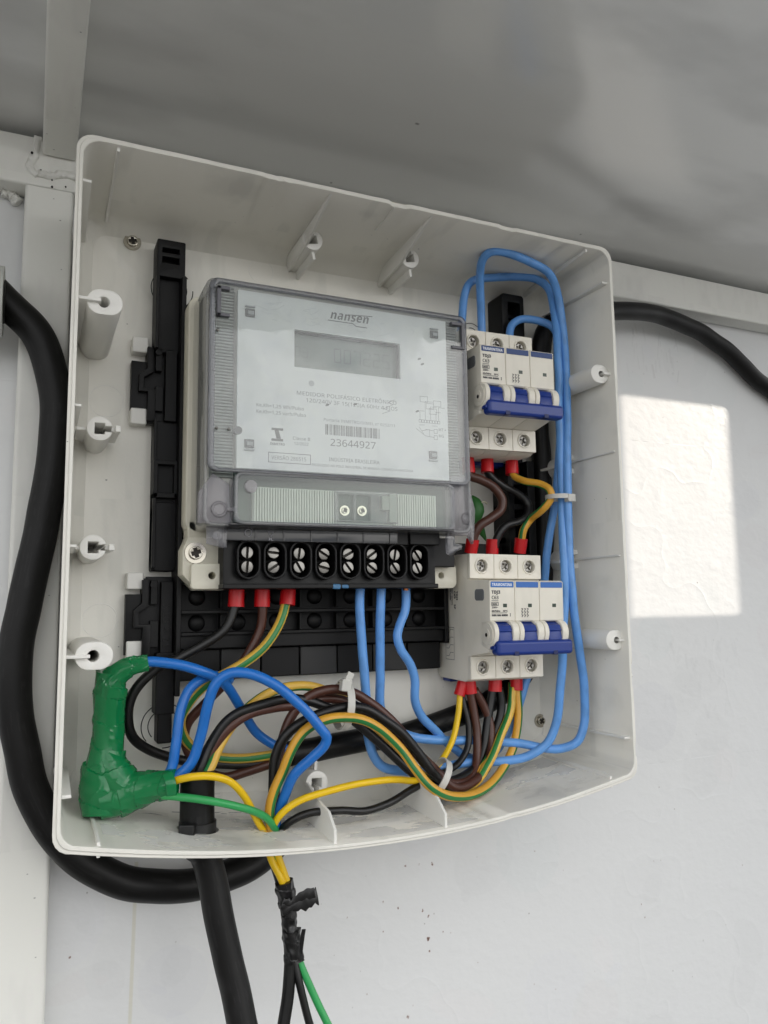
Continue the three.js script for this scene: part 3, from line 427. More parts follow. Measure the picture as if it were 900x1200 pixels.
  mesh('lower_rim', ext(wallS(-84.2, 48.2, -20.2, 8), -24, -11.2, 0.4), D.frostThin, low);
  mesh('round_button', cz(-75.2, 0.2, -12, -10.6, 3.6, 3.3), D.frost, low);
  mesh('seal_ear', [ext(poly([[-101.5, -19.5], [-101.5, -3], [-94, 7.4], [-85, 2], [-84, -19.5]]), -22, -18, 0.8), ringZ(-90.5, -11.8, -17.6, 3.6, 0.9), cz(-90.5, -11.8, -19, -17.4, 2.8), rb(-87, -82, -13, -10.6, -18.5, -15.5, 0.6)], D.frost, meter);
  mesh('seal_ear', [ext(poly([[49, -22], [49, 14], [60.5, 14], [66, -6], [65, -20], [64, -27], [61, -22]]), -22, -18, 0.8), ringZ(59.6, -11.6, -17.6, 3, 0.8), cz(59.6, -11.6, -19, -17.4, 2)], D.frost, meter);
  // flap over the terminals, with moulded marks
  const flap = mesh('terminal_flap', [ext(rrect(-86, 17.4, -27.6, -19.8, 1), -28.4, -26.8, 0.4), ...[-69, -53, -37, -21, -5, 12].map(x => rb(x, x + 0.8, -27.4, -20, -28, -26.2, 0.2)), rb(-86, 48, -20.6, -19, -29, -13, 0.5)], std('#84858c', 0.06, { transmission: 1, thickness: 0 }), meter);
  mesh('moulded_mark', [new THREE.TorusGeometry(1.7, 0.3, 5, 3), new THREE.TorusGeometry(1.9, 0.22, 5, 24).translate(-14.6, 0, 0)].map((g, i) => g.rotateZ(0.52).translate(-60, -23.2 + i * 7.4, -26.4)).concat([new TextGeometry('PC', { font, size: 1.6, depth: 0.3, curveSegments: 2 }).translate(-61.4, -27, -26.6)]), std('#9a9aa0', 0.4), flap);
  mesh('seal_tab', [ext(poly([[-95.5, -29.5], [-88, -31.5], [-84.5, -31.5], [-84.5, -19], [-95.5, -19]]), -27, -25, 0.6), cz(-90, -25.2, -27, -24, 2.3)], D.frostThin, meter);
  mesh('seal_tab', [ext(poly([[47.5, -33], [50, -34], [55, -31], [58, -30], [58, -27.5], [53, -26.5], [53, -19], [47.5, -19]]), -24, -21, 0.6)], D.frostThin, meter);
  // terminal block: eight wells, two slotted screws in each
  const tb = mesh('terminal_block', (() => { const s = poly([[-84.5, -51.6], [46.2, -51.6], [46.2, -20], [-84.5, -20]]); for (let i = 0; i < 8; i++) slotHole(s, -71.3 + i * 14.96, -37.3, 11.2, 19); return [ext(s, -66, -34.5, 0.6), rb(-84.5, 46.2, -51.5, -20, -66, -46, 0.5), rb(-85, 46.6, -53.2, -50.5, -62, -31.5, 0.6), rb(17.6, 26, -27.6, -20.4, -35, -29.5, 0.5), rb(26, 46, -27.4, -20.6, -35, -27.5, 0.6), rb(46, 62, -40, -22, -66, -38, 0.6)]; })(), D.blackBlock, meter);
  for (let i = 0; i < 8; i++) {
    const x = -71.3 + i * 14.96; { const s = new THREE.Shape(); s.absarc(0, 4.3, 6.6, 0, Math.PI); s.absarc(0, -4.3, 6.6, Math.PI, 2 * Math.PI); s.closePath(); slotHole(s, 0, 0, 11, 19.6 - 0.4); mesh('terminal_collar', ext(s, -36, -30, 0.4).translate(x, -37.3, 0), D.blackBlock, tb); }
    for (const [y, k] of [[-33.3, 0], [-41.1, 1]]) {
      mesh('slot_shade', cz(x, y, -46, -35.4, 3.2), M.recess_shade, tb); const a = [1.5, 1.5, -0.1, 0.6, 1.45, 2.1, 2.6, 2.9, 0.5, 2.2, 0.6, 2.5, 1.4, 2.2, 2.2, 2.0][i * 2 + k], w = 0.62, s = new THREE.Shape(), R = 3.35, b = Math.asin(w / R);  // darker steel disc paints the shade seen in each screw slot
      const half = sgn => { const q = new THREE.Shape(); q.absarc(0, 0, R, b + (sgn < 0 ? Math.PI : 0), Math.PI - b + (sgn < 0 ? Math.PI : 0)); q.closePath(); return q; };
      mesh('terminal_screw', [ext(half(1), -39, -33.4, 0.35), ext(half(-1), -39, -33.4, 0.35)].map(g => g.rotateZ(a).translate(0, 0, 36).rotateX((hash(i, k, 3) - 0.5) * 0.16).translate(x, y, -36)), D.steel, tb);
    }
  }
  mesh('wire_trace', [rb(-22, -17, -53.6, -50.6, -33, -31.2, 0.8), rb(-16.5, -12, -53.2, -50.9, -33, -31.2, 0.8)], std('#3f6f96', 0.5), tb);
}

// ------------------------------------------------------------------ the circuit breakers
function breakerFace(dark) {
  return canvasTex(640, 300, (g, w, h) => {           // 54 x 24 mm of the front, transparent outside the print
    g.clearRect(0, 0, w, h); const k = w / 54, ink = 'rgba(52,52,58,0.92)';
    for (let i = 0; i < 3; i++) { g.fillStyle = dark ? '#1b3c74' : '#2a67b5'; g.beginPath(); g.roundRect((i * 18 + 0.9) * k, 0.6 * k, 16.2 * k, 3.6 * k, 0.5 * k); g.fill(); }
    g.font = `bold ${2.5 * k}px sans-serif`; g.fillStyle = '#e8e8ea'; g.save(); g.translate(1.8 * k, 3.3 * k); g.scale(14.2 * k / g.measureText('TRAMONTINA').width, 1); g.fillText('TRAMONTINA', 0, 0); g.restore();
    g.fillStyle = ink; g.font = `bold ${2.9 * k}px sans-serif`; g.fillText('TDJ3', 1.4 * k, 8.3 * k); g.font = `${2.9 * k}px sans-serif`; g.fillText('C63', 1.4 * k, 11.7 * k);
    g.strokeStyle = ink; g.lineWidth = 0.18 * k; g.beginPath(); g.moveTo(1.4 * k, 12.7 * k); g.lineTo(6 * k, 12.7 * k); g.moveTo(1.4 * k, 20.4 * k); g.lineTo(12 * k, 20.4 * k); g.stroke();
    g.font = `${1.6 * k}px sans-serif`; g.strokeRect(1.4 * k, 13.7 * k, 4.6 * k, 2 * k); g.fillText('3000', 1.7 * k, 15.3 * k); g.fillText('230V~', 1.4 * k, 17.4 * k); g.fillText('60/50Hz', 1.4 * k, 19.7 * k); g.fillText('30°C', 9.2 * k, 19.7 * k); g.font = `bold ${1.6 * k}px sans-serif`; g.fillText('NBR NM 60898', 1.4 * k, 22.4 * k); g.font = `${2.4 * k}px sans-serif`; g.fillText('I₂', 14 * k, 22.6 * k);
    g.lineWidth = 0.3 * k; for (let i = 0; i < 3; i++) { const x = (22.5 + i * 2) * k; g.beginPath(); for (let q = 0; q < 3; q++) { g.moveTo(x, (17.6 + q * 2) * k); g.lineTo(x + 1 * k, (17.9 + q * 2) * k); g.lineTo(x + 0.2 * k, (19.1 + q * 2) * k); } g.stroke(); }
  });
}
const sidePrint = canvasTex(256, 640, (g, w, h) => {
  g.clearRect(0, 0, w, h); g.fillStyle = 'rgba(50,50,54,0.9)'; g.strokeStyle = 'rgba(60,60,64,0.8)'; g.lineWidth = 2;
  g.save(); g.translate(w, 0); g.rotate(Math.PI / 2);
  g.font = 'bold 30px sans-serif'; g.fillText('TDJ3', 120, 60); g.fillText('C63', 120, 92); g.fillText('3P', 210, 92); g.font = '18px sans-serif'; g.fillText('230/400V~ 60/50Hz', 60, 124); g.fillText('NBR NM 60898', 60, 148); g.fillText('3000', 60, 172); g.font = 'bold 40px sans-serif'; g.fillText('TRAMONTINA', 20, 210); g.strokeRect(370, 96, 220, 118); for (let i = 0; i < 4; i++) { g.beginPath(); g.moveTo(385 + i * 52, 106); g.lineTo(385 + i * 52, 150); g.lineTo(410 + i * 52, 168); g.lineTo(410 + i * 52, 204); g.stroke(); }
  g.restore();
});
function decal(w, h, tex) { const g = new THREE.PlaneGeometry(w, h); g.userData.keepUV = true; return [g, std('#ffffff', 0.45, { map: tex, transparent: true, alphaTest: 0.02 })]; }
function breaker(label, at, rot, dark) {
  const t = thing('circuit_breaker', label, 'circuit breaker', V(0, 0, 0), 'three pole circuit breakers');
  for (let i = 0; i < 3; i++) {
    const x0 = i * 18 + 0.15, x1 = x0 + 17.7;
    const prof = [[-44, -1], [-40, 0], [-3.6, 0], [-3.6, -15.4], [-1.5, -16.6], [21.6, -17.2], [22.9, -18], [22.9, -41.4], [22, -42.2], [13, -42.4], [13, -56], [20, -58.6], [19.4, -60.4], [2, -63.4], [-3.6, -64.2], [-3.6, -78.2], [-8, -80], [-40, -79.6], [-44, -76]];
    const h = mesh('pole_housing', [extX(prof, x0, x1, 0.35), ...[[-15.6, 0, -7.6], [-78.1, -64, -70.8]].map(([a, b, y]) => ext(circHole(poly([[x0, a], [x1, a], [x1, b], [x0, b]]), x0 + 8.6, y, 4.1), -3.7, 0, 0.3))], M.cream, t);
    // cheeks round the lever
    const lobe = new THREE.Shape(); lobe.moveTo(12, -42); lobe.lineTo(22.6, -41.8); lobe.bezierCurveTo(28.6, -43.2, 29.4, -49.5, 26.4, -54.5); lobe.bezierCurveTo(24.5, -57.5, 21, -58.4, 19, -59.2); lobe.lineTo(12, -58); lobe.closePath();
    mesh('cheek', [extX(lobe, x0 + 0.05, x0 + 3.2, 0.6), extX(lobe, x1 - 4.6, x1 - 0.05, 0.6)], M.cream, h);
    mesh('status_window', rb(x0 + 9.3, x0 + 12.1, -33.6, -31.4, 22.4, 23.02, 0.15), M.window, h);
    mesh('lever', [extX([[13, -42.4], [21, -42.4], [25.6, -44.4], [27.2, -47.6], [26.6, -48.4], [27.4, -52], [27, -58], [13, -58]], x0 + 3.4, x1 - 4.9, 0.5)], M.blueToggle, h);
    for (const [y, k] of [[-7.6, 0], [-70.8, 1]]) {
      mesh('terminal_mouth', [ringZ(x0 + 8.6, y, 0.15, 4.5, 0.62, 36)], M.cream, h);
      const a = hash(i, k, dark ? 5 : 9) * 1.5; mesh('terminal_screw', [ext(crossShape(3.1, 0.62, 2.4, a), -3.5, -1.5, 0.15).translate(x0 + 8.6, y, 0)], M.steel, h);
    }
  }
  const bar = mesh('lever_bar', [rb(1.2, 56, -62, -53.2, 21.4, 29.4, 2.2, 4), rb(0.2, 3, -58.6, -56.2, 22, 27, 0.6)], M.blueToggle, t);
  for (const x of [14.5, 42.5]) mesh('bar_slot', rb(x - 1.6, x + 1.6, -62.15, -59.6, 25, 29.5, 0.2), std('#071a52', 0.5), bar);
  { const [g, m] = decal(54, 24, breakerFace(dark)); mesh('front_print', g.translate(27, -29.6, 23.06), m, t); }
  { const [g, m] = decal(24, 60, sidePrint); mesh('side_print', g.rotateY(-Math.PI / 2).translate(0.06, -42, -24), m, t); }
  mesh('side_plug', extX(rrect(6, 16.5, -29.5, -22.5, 2), -0.15, 0.4, 0.1), M.greyPrint, t);
  mesh('rivet', [cx(-49.5, 20, -0.5, 0.4, 6.4, 6.4, 32), cx(-49.5, 20, -0.9, 0, 3.2, 3.2, 24)], M.cream, t); mesh('rivet_hole', cx(-50, 20, -1, 0, 1.2), M.dark, t);
  mesh('rail_clip', [rb(4, 50, -82.5, -79.4, -44, -34, 0.6)], M.blueToggle, t);
  t.position.copy(at).multiplyScalar(S); t.rotation.set(...rot, 'YXZ');
  return t;
}
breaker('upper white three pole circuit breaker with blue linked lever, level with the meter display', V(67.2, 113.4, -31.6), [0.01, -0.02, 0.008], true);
breaker('lower white three pole circuit breaker with blue linked lever, right of the meter terminals', V(71.4, -31.5, -36), [0.008, -0.002, -0.010], false);

// ------------------------------------------------------------------ wires
const px = a => a.map(q => P(...q));
function wire(name, label, pts, r, mat, o = {}) {
  const p = px(pts), t = thing(name, label, o.cat || 'wire', p[0], o.group), L = rng(pts[0][0] * 7 + pts[0][1])();
  mesh(o.part || 'insulation', tube(p, (u, a, d) => (typeof r === 'function' ? r(u) : r) * (1 + 0.02 * (vnoise(d * 0.03, 2, L * 40) - 0.5)), { wander: o.wander ?? 0.7, seed: L * 90, phase: o.phase ?? L, twist: o.twist || 0, seg: o.seg || 16 }), mat, t);
  for (const [q, e, rr] of o.ferrules || []) { const a = P(...q), b = P(...e); const f = mesh('crimp_sleeve', [rod(a, b, rr || r + 1.1, (rr || r + 1.1) * 0.94), rod(a.clone().lerp(b, 0.97), b.clone().lerp(a, -0.02), (rr || r + 1.1) * 0.9, (rr || r + 1.1) * 0.82)], M.red, t); }
  return t;
}
const BR = 'blue wires on the right side', BL = 'darker blue wires on the left';
// supply cable, in from the right, down behind the breakers and along the bottom
wire('supply_cable', 'thick black cable entering the box through its right wall below the ceiling rail', [[1100, 560, -95], [980, 505, -96], [900, 455, -96], [840, 402, -93], [780, 372, -84], [722, 364, -72], [665, 372, -66], [641, 386, -66], [631, 425, -68], [632, 500, -70], [637, 600, -71], [634, 700, -71], [612, 790, -71], [575, 822, -70], [530, 842, -69], [470, 861, -67], [400, 872, -64], [336, 884, -60]], 7.1, M.rubber, { cat: 'cable', part: 'sheath', seg: 28 });
wire('coiled_cable', 'thickest black cable looping from the wall fitting down around the lower left of the box', [[-60, 318, -74], [-20, 330, -74], [6, 352, -74], [38, 385, -74], [58, 425, -74], [66, 480, -74], [62, 545, -74], [47, 620, -74], [30, 700, -74], [18, 780, -74], [20, 850, -74], [40, 930, -74], [78, 992, -74], [120, 1022, -75], [170, 1038, -77], [225, 1038, -81], [270, 1025, -87], [312, 1000, -92], [345, 960, -93]], 8.8, M.rubber, { cat: 'cable', part: 'sheath', seg: 32 });
{
  const t = wire('riser_conduit', 'straight black cable rising through the left hole in the box floor', [[232, 903, -37], [232, 940, -37], [233, 985, -37], [243, 1012, -37], [262, 1100, -33], [283, 1200, -26], [297, 1265, -20]], t => t < 0.27 ? 8.9 : 7.6, M.rubber, { cat: 'cable', part: 'sheath', seg: 32 });
  const tt = thing('black_cable_tie', 'black cable tie clamped round the cable just above the box floor', 'cable tie', P(231, 970, -37)), c = P(231.5, 968, -37);
  mesh('strap', [new THREE.CylinderGeometry(9.6, 9.6, 5, 40, 1, true).translate(c.x, c.y, c.z), new THREE.CylinderGeometry(8.95, 8.95, 5, 40, 1, true).translate(c.x, c.y, c.z), new THREE.RingGeometry(8.95, 9.6, 40).rotateX(-Math.PI / 2).translate(c.x, c.y + 2.5, c.z), new THREE.RingGeometry(8.95, 9.6, 40).rotateX(Math.PI / 2).translate(c.x, c.y - 2.5, c.z)], M.tieBlack, tt);
  mesh('head', [rb(-4, 4, -4, 4, -0.5, 5, 0.8)].map(g => g.rotateY(-0.5).translate(c.x - 5.6, c.y, c.z + 6.6)), M.tieBlack, tt);
}
// cores of the supply cable up to the meter
wire('black_wire', 'black wire from the leftmost crimped meter terminal, looping past the taped bundle', [[278, 688, -53], [276, 703, -53], [262, 738, -52], [212, 770, -52], [181, 784, -52], [158, 807, -54], [149, 833, -56], [154, 860, -60], [174, 878, -66], [201, 888, -69], [241, 894, -70], [286, 896, -68], [325, 890, -63], [340, 885, -60]], 2.7, J.black, { ferrules: [[[276.5, 711, -53], [277.5, 690, -53], 4.6]] });
wire('brown_wire', 'brown wire from the second crimped meter terminal, curling down behind the striped wire', [[308, 688, -53], [307, 705, -53], [305, 735, -54], [294, 762, -55], [270, 796, -58], [240, 823, -62], [221, 847, -66], [218, 870, -69], [232, 896, -70], [262, 910, -69], [290, 904, -67], [322, 893, -62], [340, 886, -60]], 2.7, J.brown, { ferrules: [[[307, 711, -53], [307.5, 690, -53], 4.6]] });
wire('striped_wire', 'yellow and green striped wire from the third crimped meter terminal, curving down to the left', [[338, 688, -53], [335, 706, -52], [323, 738, -49], [306, 762, -47], [272, 785, -47], [245, 801, -50], [225, 819, -55], [212, 843, -61], [216, 864, -66], [229, 878, -68], [254, 887, -67], [286, 889, -65], [321, 884, -61], [340, 882, -59]], 2.75, J.yg, { ferrules: [[[336.5, 709, -52], [338, 690, -53], 4.6]], phase: 0.24, twist: 0.15 });
wire('blue_wire', 'darker blue wire from the upper end of the green tape, dipping behind the wire bundle', [[160, 777, -40], [176, 776, -40], [206, 778, -38], [236, 785, -37], [254, 793, -39], [266, 806, -44], [284, 834, -52], [301, 861, -57], [325, 875, -58], [345, 878, -58]], 2.7, J.royal, { group: BL });
wire('blue_wire', 'darker blue wire from the lower tape end, the left one of the upright pair', [[190, 918, -36], [200, 902, -37], [206, 872, -37], [212, 832, -38], [222, 809, -40], [238, 796, -43], [254, 793, -50], [270, 797, -57]], 2.7, J.royal, { group: BL });
wire('blue_wire', 'darker blue wire arching over from the lower tape end to the floor hole', [[190, 920, -34], [203, 912, -35], [223, 896, -34], [234, 866, -32], [243, 828, -28], [254, 799, -25], [268, 789, -23], [290, 789, -21], [319, 801, -18], [350, 825, -16], [376, 852, -15], [384, 863, -15], [381, 873, -16], [366, 888, -19], [345, 908, -24], [333, 935, -31], [325, 958, -36], [322, 990, -37]], 2.75, J.royal, { group: BL });
// two sets of three cores to the lower breaker
const AB = [[520, 918], [500, 890]];
wire('black_wire', 'black wire arching from the upright cable over the bundle to the lower breaker', [[231, 912, -37], [235, 900, -37], [245, 877, -38], [268, 845, -38], [300, 828, -37], [334, 819, -36], [358, 821, -36], [384, 829, -37], [408, 841, -38], [434, 862, -37], [464, 888, -35], [498, 915, -34], [525, 921, -36], [552, 908, -45], [566, 880, -52], [571, 850, -55], [576, 815, -56], [578, 806, -56]], 2.7, J.black, { ferrules: [[[580, 810, -56], [580.5, 794, -56], 4.5]] });
wire('brown_wire', 'brown wire arching from the upright cable and under the white cable tie', [[233, 914, -39], [240, 898, -39], [252, 872, -39], [273, 850, -38], [297, 835, -38], [323, 828, -37], [344, 826, -37], [375, 819, -40], [400, 820, -41], [425, 832, -41], [450, 849, -39], [478, 874, -36], [505, 903, -32], [527, 918, -33], [548, 914, -41], [558, 896, -48], [560, 868, -53], [556, 838, -55], [551, 814, -56], [549, 804, -56]], 2.7, J.brown, { ferrules: [[[551, 812.5, -56], [549, 793, -56], 4.5]] });
wire('striped_wire', 'yellow and green striped wire rising from the upright cable, passing behind the white tie', [[238, 916, -35], [246, 898, -36], [255, 876, -40], [270, 852, -43], [292, 828, -46], [316, 812, -47], [340, 804.5, -47], [368, 805, -46], [400, 818, -46], [430, 842, -44], [462, 873, -41], [490, 903, -37], [520, 924, -36], [552, 921, -38], [573, 895, -44], [586, 862, -50], [597, 833, -54], [601, 806, -56]], 2.7, J.yg, { phase: 0.4, twist: 0.6 });
wire('black_wire', 'black wire from the right floor hole, running on top beside the front striped wire', [[319, 975, -37], [318, 950, -37], [320, 915, -36], [324, 885, -35], [335, 862, -33], [353, 847, -31], [380, 835, -30], [405, 829, -29], [428, 831, -28], [447, 841, -28], [469, 858, -28], [490, 883, -28], [510, 908, -29], [530, 915, -36], [556, 901, -48], [574, 877, -54], [581, 855, -55], [587, 831, -56], [585, 806, -56]], 2.75, J.black);
wire('brown_wire', 'brown wire from the right floor hole, topmost in the arch under the white tie', [[323, 975, -39], [322, 948, -39], [325, 905, -39], [332, 862, -39], [341, 839, -38], [362, 815, -36], [388, 808, -35], [414, 812, -34], [433, 823, -33], [451, 837, -32], [470, 856, -31], [494, 886, -30], [514, 906, -30], [533, 922, -30], [556, 916, -38], [571, 898, -46], [575, 872, -52], [573, 845, -55], [566, 827, -56], [556, 808, -56]], 2.75, J.brown);
wire('striped_wire', 'yellow and green striped wire from the right floor hole, frontmost under the white tie', [[320, 980, -34], [316, 955, -33], [321, 928, -31], [331, 902, -29], [341, 879, -27], [357, 857, -25], [379, 844, -23.5], [401, 840.5, -23], [423, 843, -23], [446, 855, -23], [468, 876, -23], [487, 902, -18], [505, 922, -14], [524, 932, -17], [547, 932, -26], [570, 922, -36], [588, 903, -46], [602, 873, -51], [607, 840, -54], [606, 806, -56]], 2.75, J.yo, { phase: 0.17, twist: 0.12, ferrules: [[[605, 808.5, -56], [605, 792, -56], 4.4]] });
wire('striped_wire', 'yellow and green striped wire end beside the right crimp under the lower breaker', [[600, 800, -58], [598, 833, -57], [589, 858, -55], [578, 880, -52], [560, 903, -46], [540, 922, -40]], 2.6, J.yo, { phase: 0.55 });
wire('yellow_wire', 'thin yellow wire from the green tape curving over the upright cable to the floor hole', [[192, 920, -30], [205, 915, -27], [224, 910, -21], [246, 909.5, -19], [268, 916, -20], [286, 934, -25], [300, 960, -31], [311, 980, -36], [318, 1005, -37], [330, 1030, -35], [336, 1050, -35]], 1.95, J.yellow, { seg: 12 });
wire('yellow_wire', 'thin yellow wire from the floor hole running right to a small crimp under the breaker', [[341, 1050, -35], [333, 1022, -36], [322, 990, -37], [318, 978, -36], [325, 960, -30], [343, 944, -26], [370, 931, -24], [420, 919, -24], [466, 914, -28], [493, 912, -35], [514, 896, -44], [529, 869, -51], [536, 838, -55], [539, 812, -57]], 1.95, J.yellow, { seg: 12, ferrules: [[[538, 815, -57], [543, 797, -57], 3.6]] });
wire('green_wire', 'thin green wire from the green tape to the floor hole, leaving below the black tape', [[190, 932, -30], [204, 933, -27], [232, 936, -21], [268, 942, -18], [298, 951, -22], [317, 963, -29], [324, 980, -35], [322, 1005, -38], [328, 1035, -38], [338, 1080, -36], [350, 1122, -34], [366, 1160, -31], [387, 1205, -27], [400, 1235, -25]], 2.0, J.green, { seg: 12 });
wire('black_wire', 'thin black wire from the floor hole running right under the bundle to the breaker', [[376, 1240, -28], [362, 1195, -30], [350, 1150, -32], [343, 1110, -35], [333, 1040, -37], [325, 1000, -38], [328, 976, -36], [340, 964, -30], [365, 953, -25], [400, 949, -23], [430, 949, -23], [455, 940, -25], [480, 925, -30], [503, 913, -38], [524, 904, -45], [540, 892, -50], [549, 874, -54], [549, 850, -56], [542, 820, -58], [541, 806, -58]], 2.1, J.black, { seg: 12 });
wire('sheathed_cable', 'black sheathed cable hanging below the taped bundle, left of the thin black wire', [[322, 948, -37], [321, 975, -38], [322, 1005, -40], [331, 1040, -38], [338, 1080, -36], [340, 1120, -35], [337, 1160, -33], [332, 1210, -30], [329, 1245, -28]], 3.3, M.rubber, { cat: 'cable', part: 'sheath' });
// blue wires of the right side
wire('blue_wire', 'lighter blue wire from the fifth meter terminal, sweeping low and up the right side', [[423, 680, -46], [422, 700, -46], [425, 760, -46], [429, 820, -47], [432, 865, -47], [438, 885, -46], [450, 898, -46], [475, 903, -48], [520, 899, -54], [560, 893, -53], [595, 890, -47], [622, 884, -42], [640, 873, -38], [651, 850, -34], [657, 800, -30], [660, 740, -27], [662, 680, -27], [660, 620, -30], [657, 540, -32], [655, 470, -33], [654, 410, -34], [651, 372, -37], [643, 340, -42], [628, 328, -47], [600, 325, -51], [566, 326, -53], [551, 333, -54], [544, 348, -55], [541, 378, -55], [539, 400, -55]], 2.8, J.sky, { group: BR });
wire('blue_wire', 'lighter blue wire from the sixth meter terminal, outermost loop at the lower right corner', [[447.5, 680, -46], [446.5, 700, -46], [445, 745, -47], [446, 790, -50], [447, 830, -54], [456, 852, -56], [480, 862, -55], [520, 867, -57], [560, 867, -58], [600, 870, -50], [634, 876, -42], [660, 876, -36], [677, 869, -32], [684, 853, -30], [686, 830, -29], [680, 770, -27], [671, 700, -26], [667, 640, -27], [665, 560, -28], [664, 480, -31], [661, 400, -33], [655, 350, -32], [645, 322, -27], [620, 306, -24], [592, 296, -24], [575, 296, -26], [566, 305, -33], [563, 330, -45], [565, 380, -55], [566, 405, -56]], 2.8, J.sky, { group: BR });
wire('blue_wire', 'lighter blue wire with a wavy bend hanging from the right part of the meter terminals', [[475, 683, -46], [476, 700, -46], [475, 716, -46], [469, 732, -45], [466, 745, -44], [470, 760, -44], [481, 778, -45], [486, 795, -46], [486, 822, -48], [494, 840, -52], [513, 858, -59], [530, 876, -63], [548, 888, -64], [575, 886, -63], [600, 850, -61], [616, 800, -59], [630, 745, -58], [636, 690, -55], [642, 640, -50], [650, 590, -45], [656, 520, -38], [659, 450, -35], [657, 402, -40], [648, 384, -46], [628, 376, -52], [610, 374, -55], [600, 381, -56], [597, 400, -56]], 2.75, J.sky, { group: BR });
{ const p = P(477, 689, -40); const w = scene.children.find(o => o.userData.label?.includes('wavy bend')); mesh('bare_copper', rod(P(475.5, 692, -41), P(475.5, 684, -41), 1.7), std('#b5714a', 0.35, { metalness: 1 }), w); }
// links between the breakers
wire('brown_wire', 'brown wire linking the left poles of the two breakers', [[549, 540, -55], [549, 557, -54], [562, 563, -52], [578, 571, -50], [588, 584, -49], [587, 596, -49], [576, 606, -49], [562, 616, -50], [555, 630, -52], [552, 648, -54]], 3.05, J.brown, { ferrules: [[[549.5, 555, -55], [548, 536, -56], 4.4], [[554, 632, -53], [551.5, 648, -55], 4.4]] });
wire('black_wire', 'black wire linking the middle poles of the two breakers', [[571, 542, -55], [572, 555, -56], [587, 569, -56], [608, 579, -55], [619, 590, -53], [618, 603, -51], [607, 611, -51], [592, 617, -51], [583, 629, -52], [578, 648, -54]], 2.7, J.black, { ferrules: [[[571, 554, -55], [571, 535, -56], 4.4], [[577.5, 632, -54], [576.5, 649, -55], 4.4]] });
wire('striped_wire', 'mostly yellow striped wire linking the right poles of the two breakers', [[600, 540, -55], [601, 556, -54], [614, 563, -46], [634, 567, -37], [645, 574, -31], [646, 584, -31], [636, 597, -36], [621, 608, -48], [613, 619, -50], [611, 632, -52], [610, 648, -54]], 2.55, J.yo, { phase: 0.28, twist: 0.35, ferrules: [[[600, 556, -55], [599.5, 536, -56], 4.5], [[611, 631, -53], [609, 648, -55], 4.4]] });
{ // scrap of green wire caught behind the meter
  const t = thing('green_scrap', 'small scrap of green wire and leaf caught beside the right edge of the meter', 'scrap', P(560, 600, -66));
  mesh('strip', tube(px([[552, 582, -66], [559, 588, -63], [561, 598, -62], [557, 608, -64], [563, 620, -66], [570, 634, -66]]), (u) => 3.6 * Math.sin(Math.PI * clamp(u * 0.9 + 0.1)) + 0.5, { flat: [0.4, 1] }), std('#2c6b2c', 0.5), t);
  mesh('bare_end', tube(px([[561, 592, -63], [567, 588, -61], [571, 590, -61]]), 0.8), std('#bdb9a4', 0.5), t);
}
// cable ties
function tieLoop(name, label, c, dirA, dirB, ra, rb_, w, headAt, mat) {
  const t = thing(name, label, 'cable tie', c), n = 48, ax = dirA.clone().normalize(), nrm = ax.clone().cross(dirB).normalize(), ay = nrm.clone().cross(ax);
  const pos = [], idx = []; for (let i = 0; i <= n; i++) { const a = i / n * 2 * Math.PI; for (const [k, h] of [[0, -1], [0, 1], [0.9, 1], [0.9, -1]]) { const p = c.clone().addScaledVector(ax, Math.cos(a) * (ra + k)).addScaledVector(ay, Math.sin(a) * (rb_ + k)).addScaledVector(nrm, h * w / 2); pos.push(p.x, p.y, p.z); } }
  for (let i = 0; i < n; i++) for (let k = 0; k < 4; k++) { const a = i * 4 + k, b = i * 4 + (k + 1) % 4; idx.push(a, b, a + 4, b, b + 4, a + 4); }
  const g = new THREE.BufferGeometry(); g.setAttribute('position', new THREE.Float32BufferAttribute(pos, 3)); g.setIndex(idx); g.computeVertexNormals(); g.setAttribute('uv', new THREE.BufferAttribute(new Float32Array(pos.length / 3 * 2), 2));
  mesh('strap', toCreasedNormals(g, 0.6), mat, t); return t;
}
{
  const c = P(402, 826, -36), t = tieLoop('cable_tie', 'white cable tie standing upright around the arch of wires', c, V(0.1, 1, 0), V(0, 0, 1), 13.2, 12.5, 4.2, 0, M.tie), h = P(405, 803, -28);
  mesh('head', rb(-3, 3, -3.4, 3.4, -2.4, 2.4, 0.7).rotateZ(-0.15).translate(h.x, h.y, h.z), M.tie, t); mesh('tail', rb(-2, 2, 0, 6, -0.7, 0.7, 0.4).rotateZ(-0.5).translate(h.x + 0.4, h.y + 1.6, h.z + 1), M.tie, t);
}
{ const c = P(512, 912, -30), t = tieLoop('cable_tie', 'white cable tie ringed around the wires near the front floor rib', c, V(-0.55, -0.83, 0), V(0, 0.1, 1), 11.5, 10.5, 4, 0, M.tie); }
{ const c = P(656, 583, -31), t = tieLoop('cable_tie', 'small white cable tie around the blue wires at the right wall', c, V(1, 0, 0), V(0, 0, 1), 9, 8, 3, 0, M.tie), h = P(668, 583.5, -24); mesh('head', rb(-3, 3, -2.6, 2.6, -2.4, 2.4, 0.7).translate(h.x, h.y, h.z), M.tie, t); }

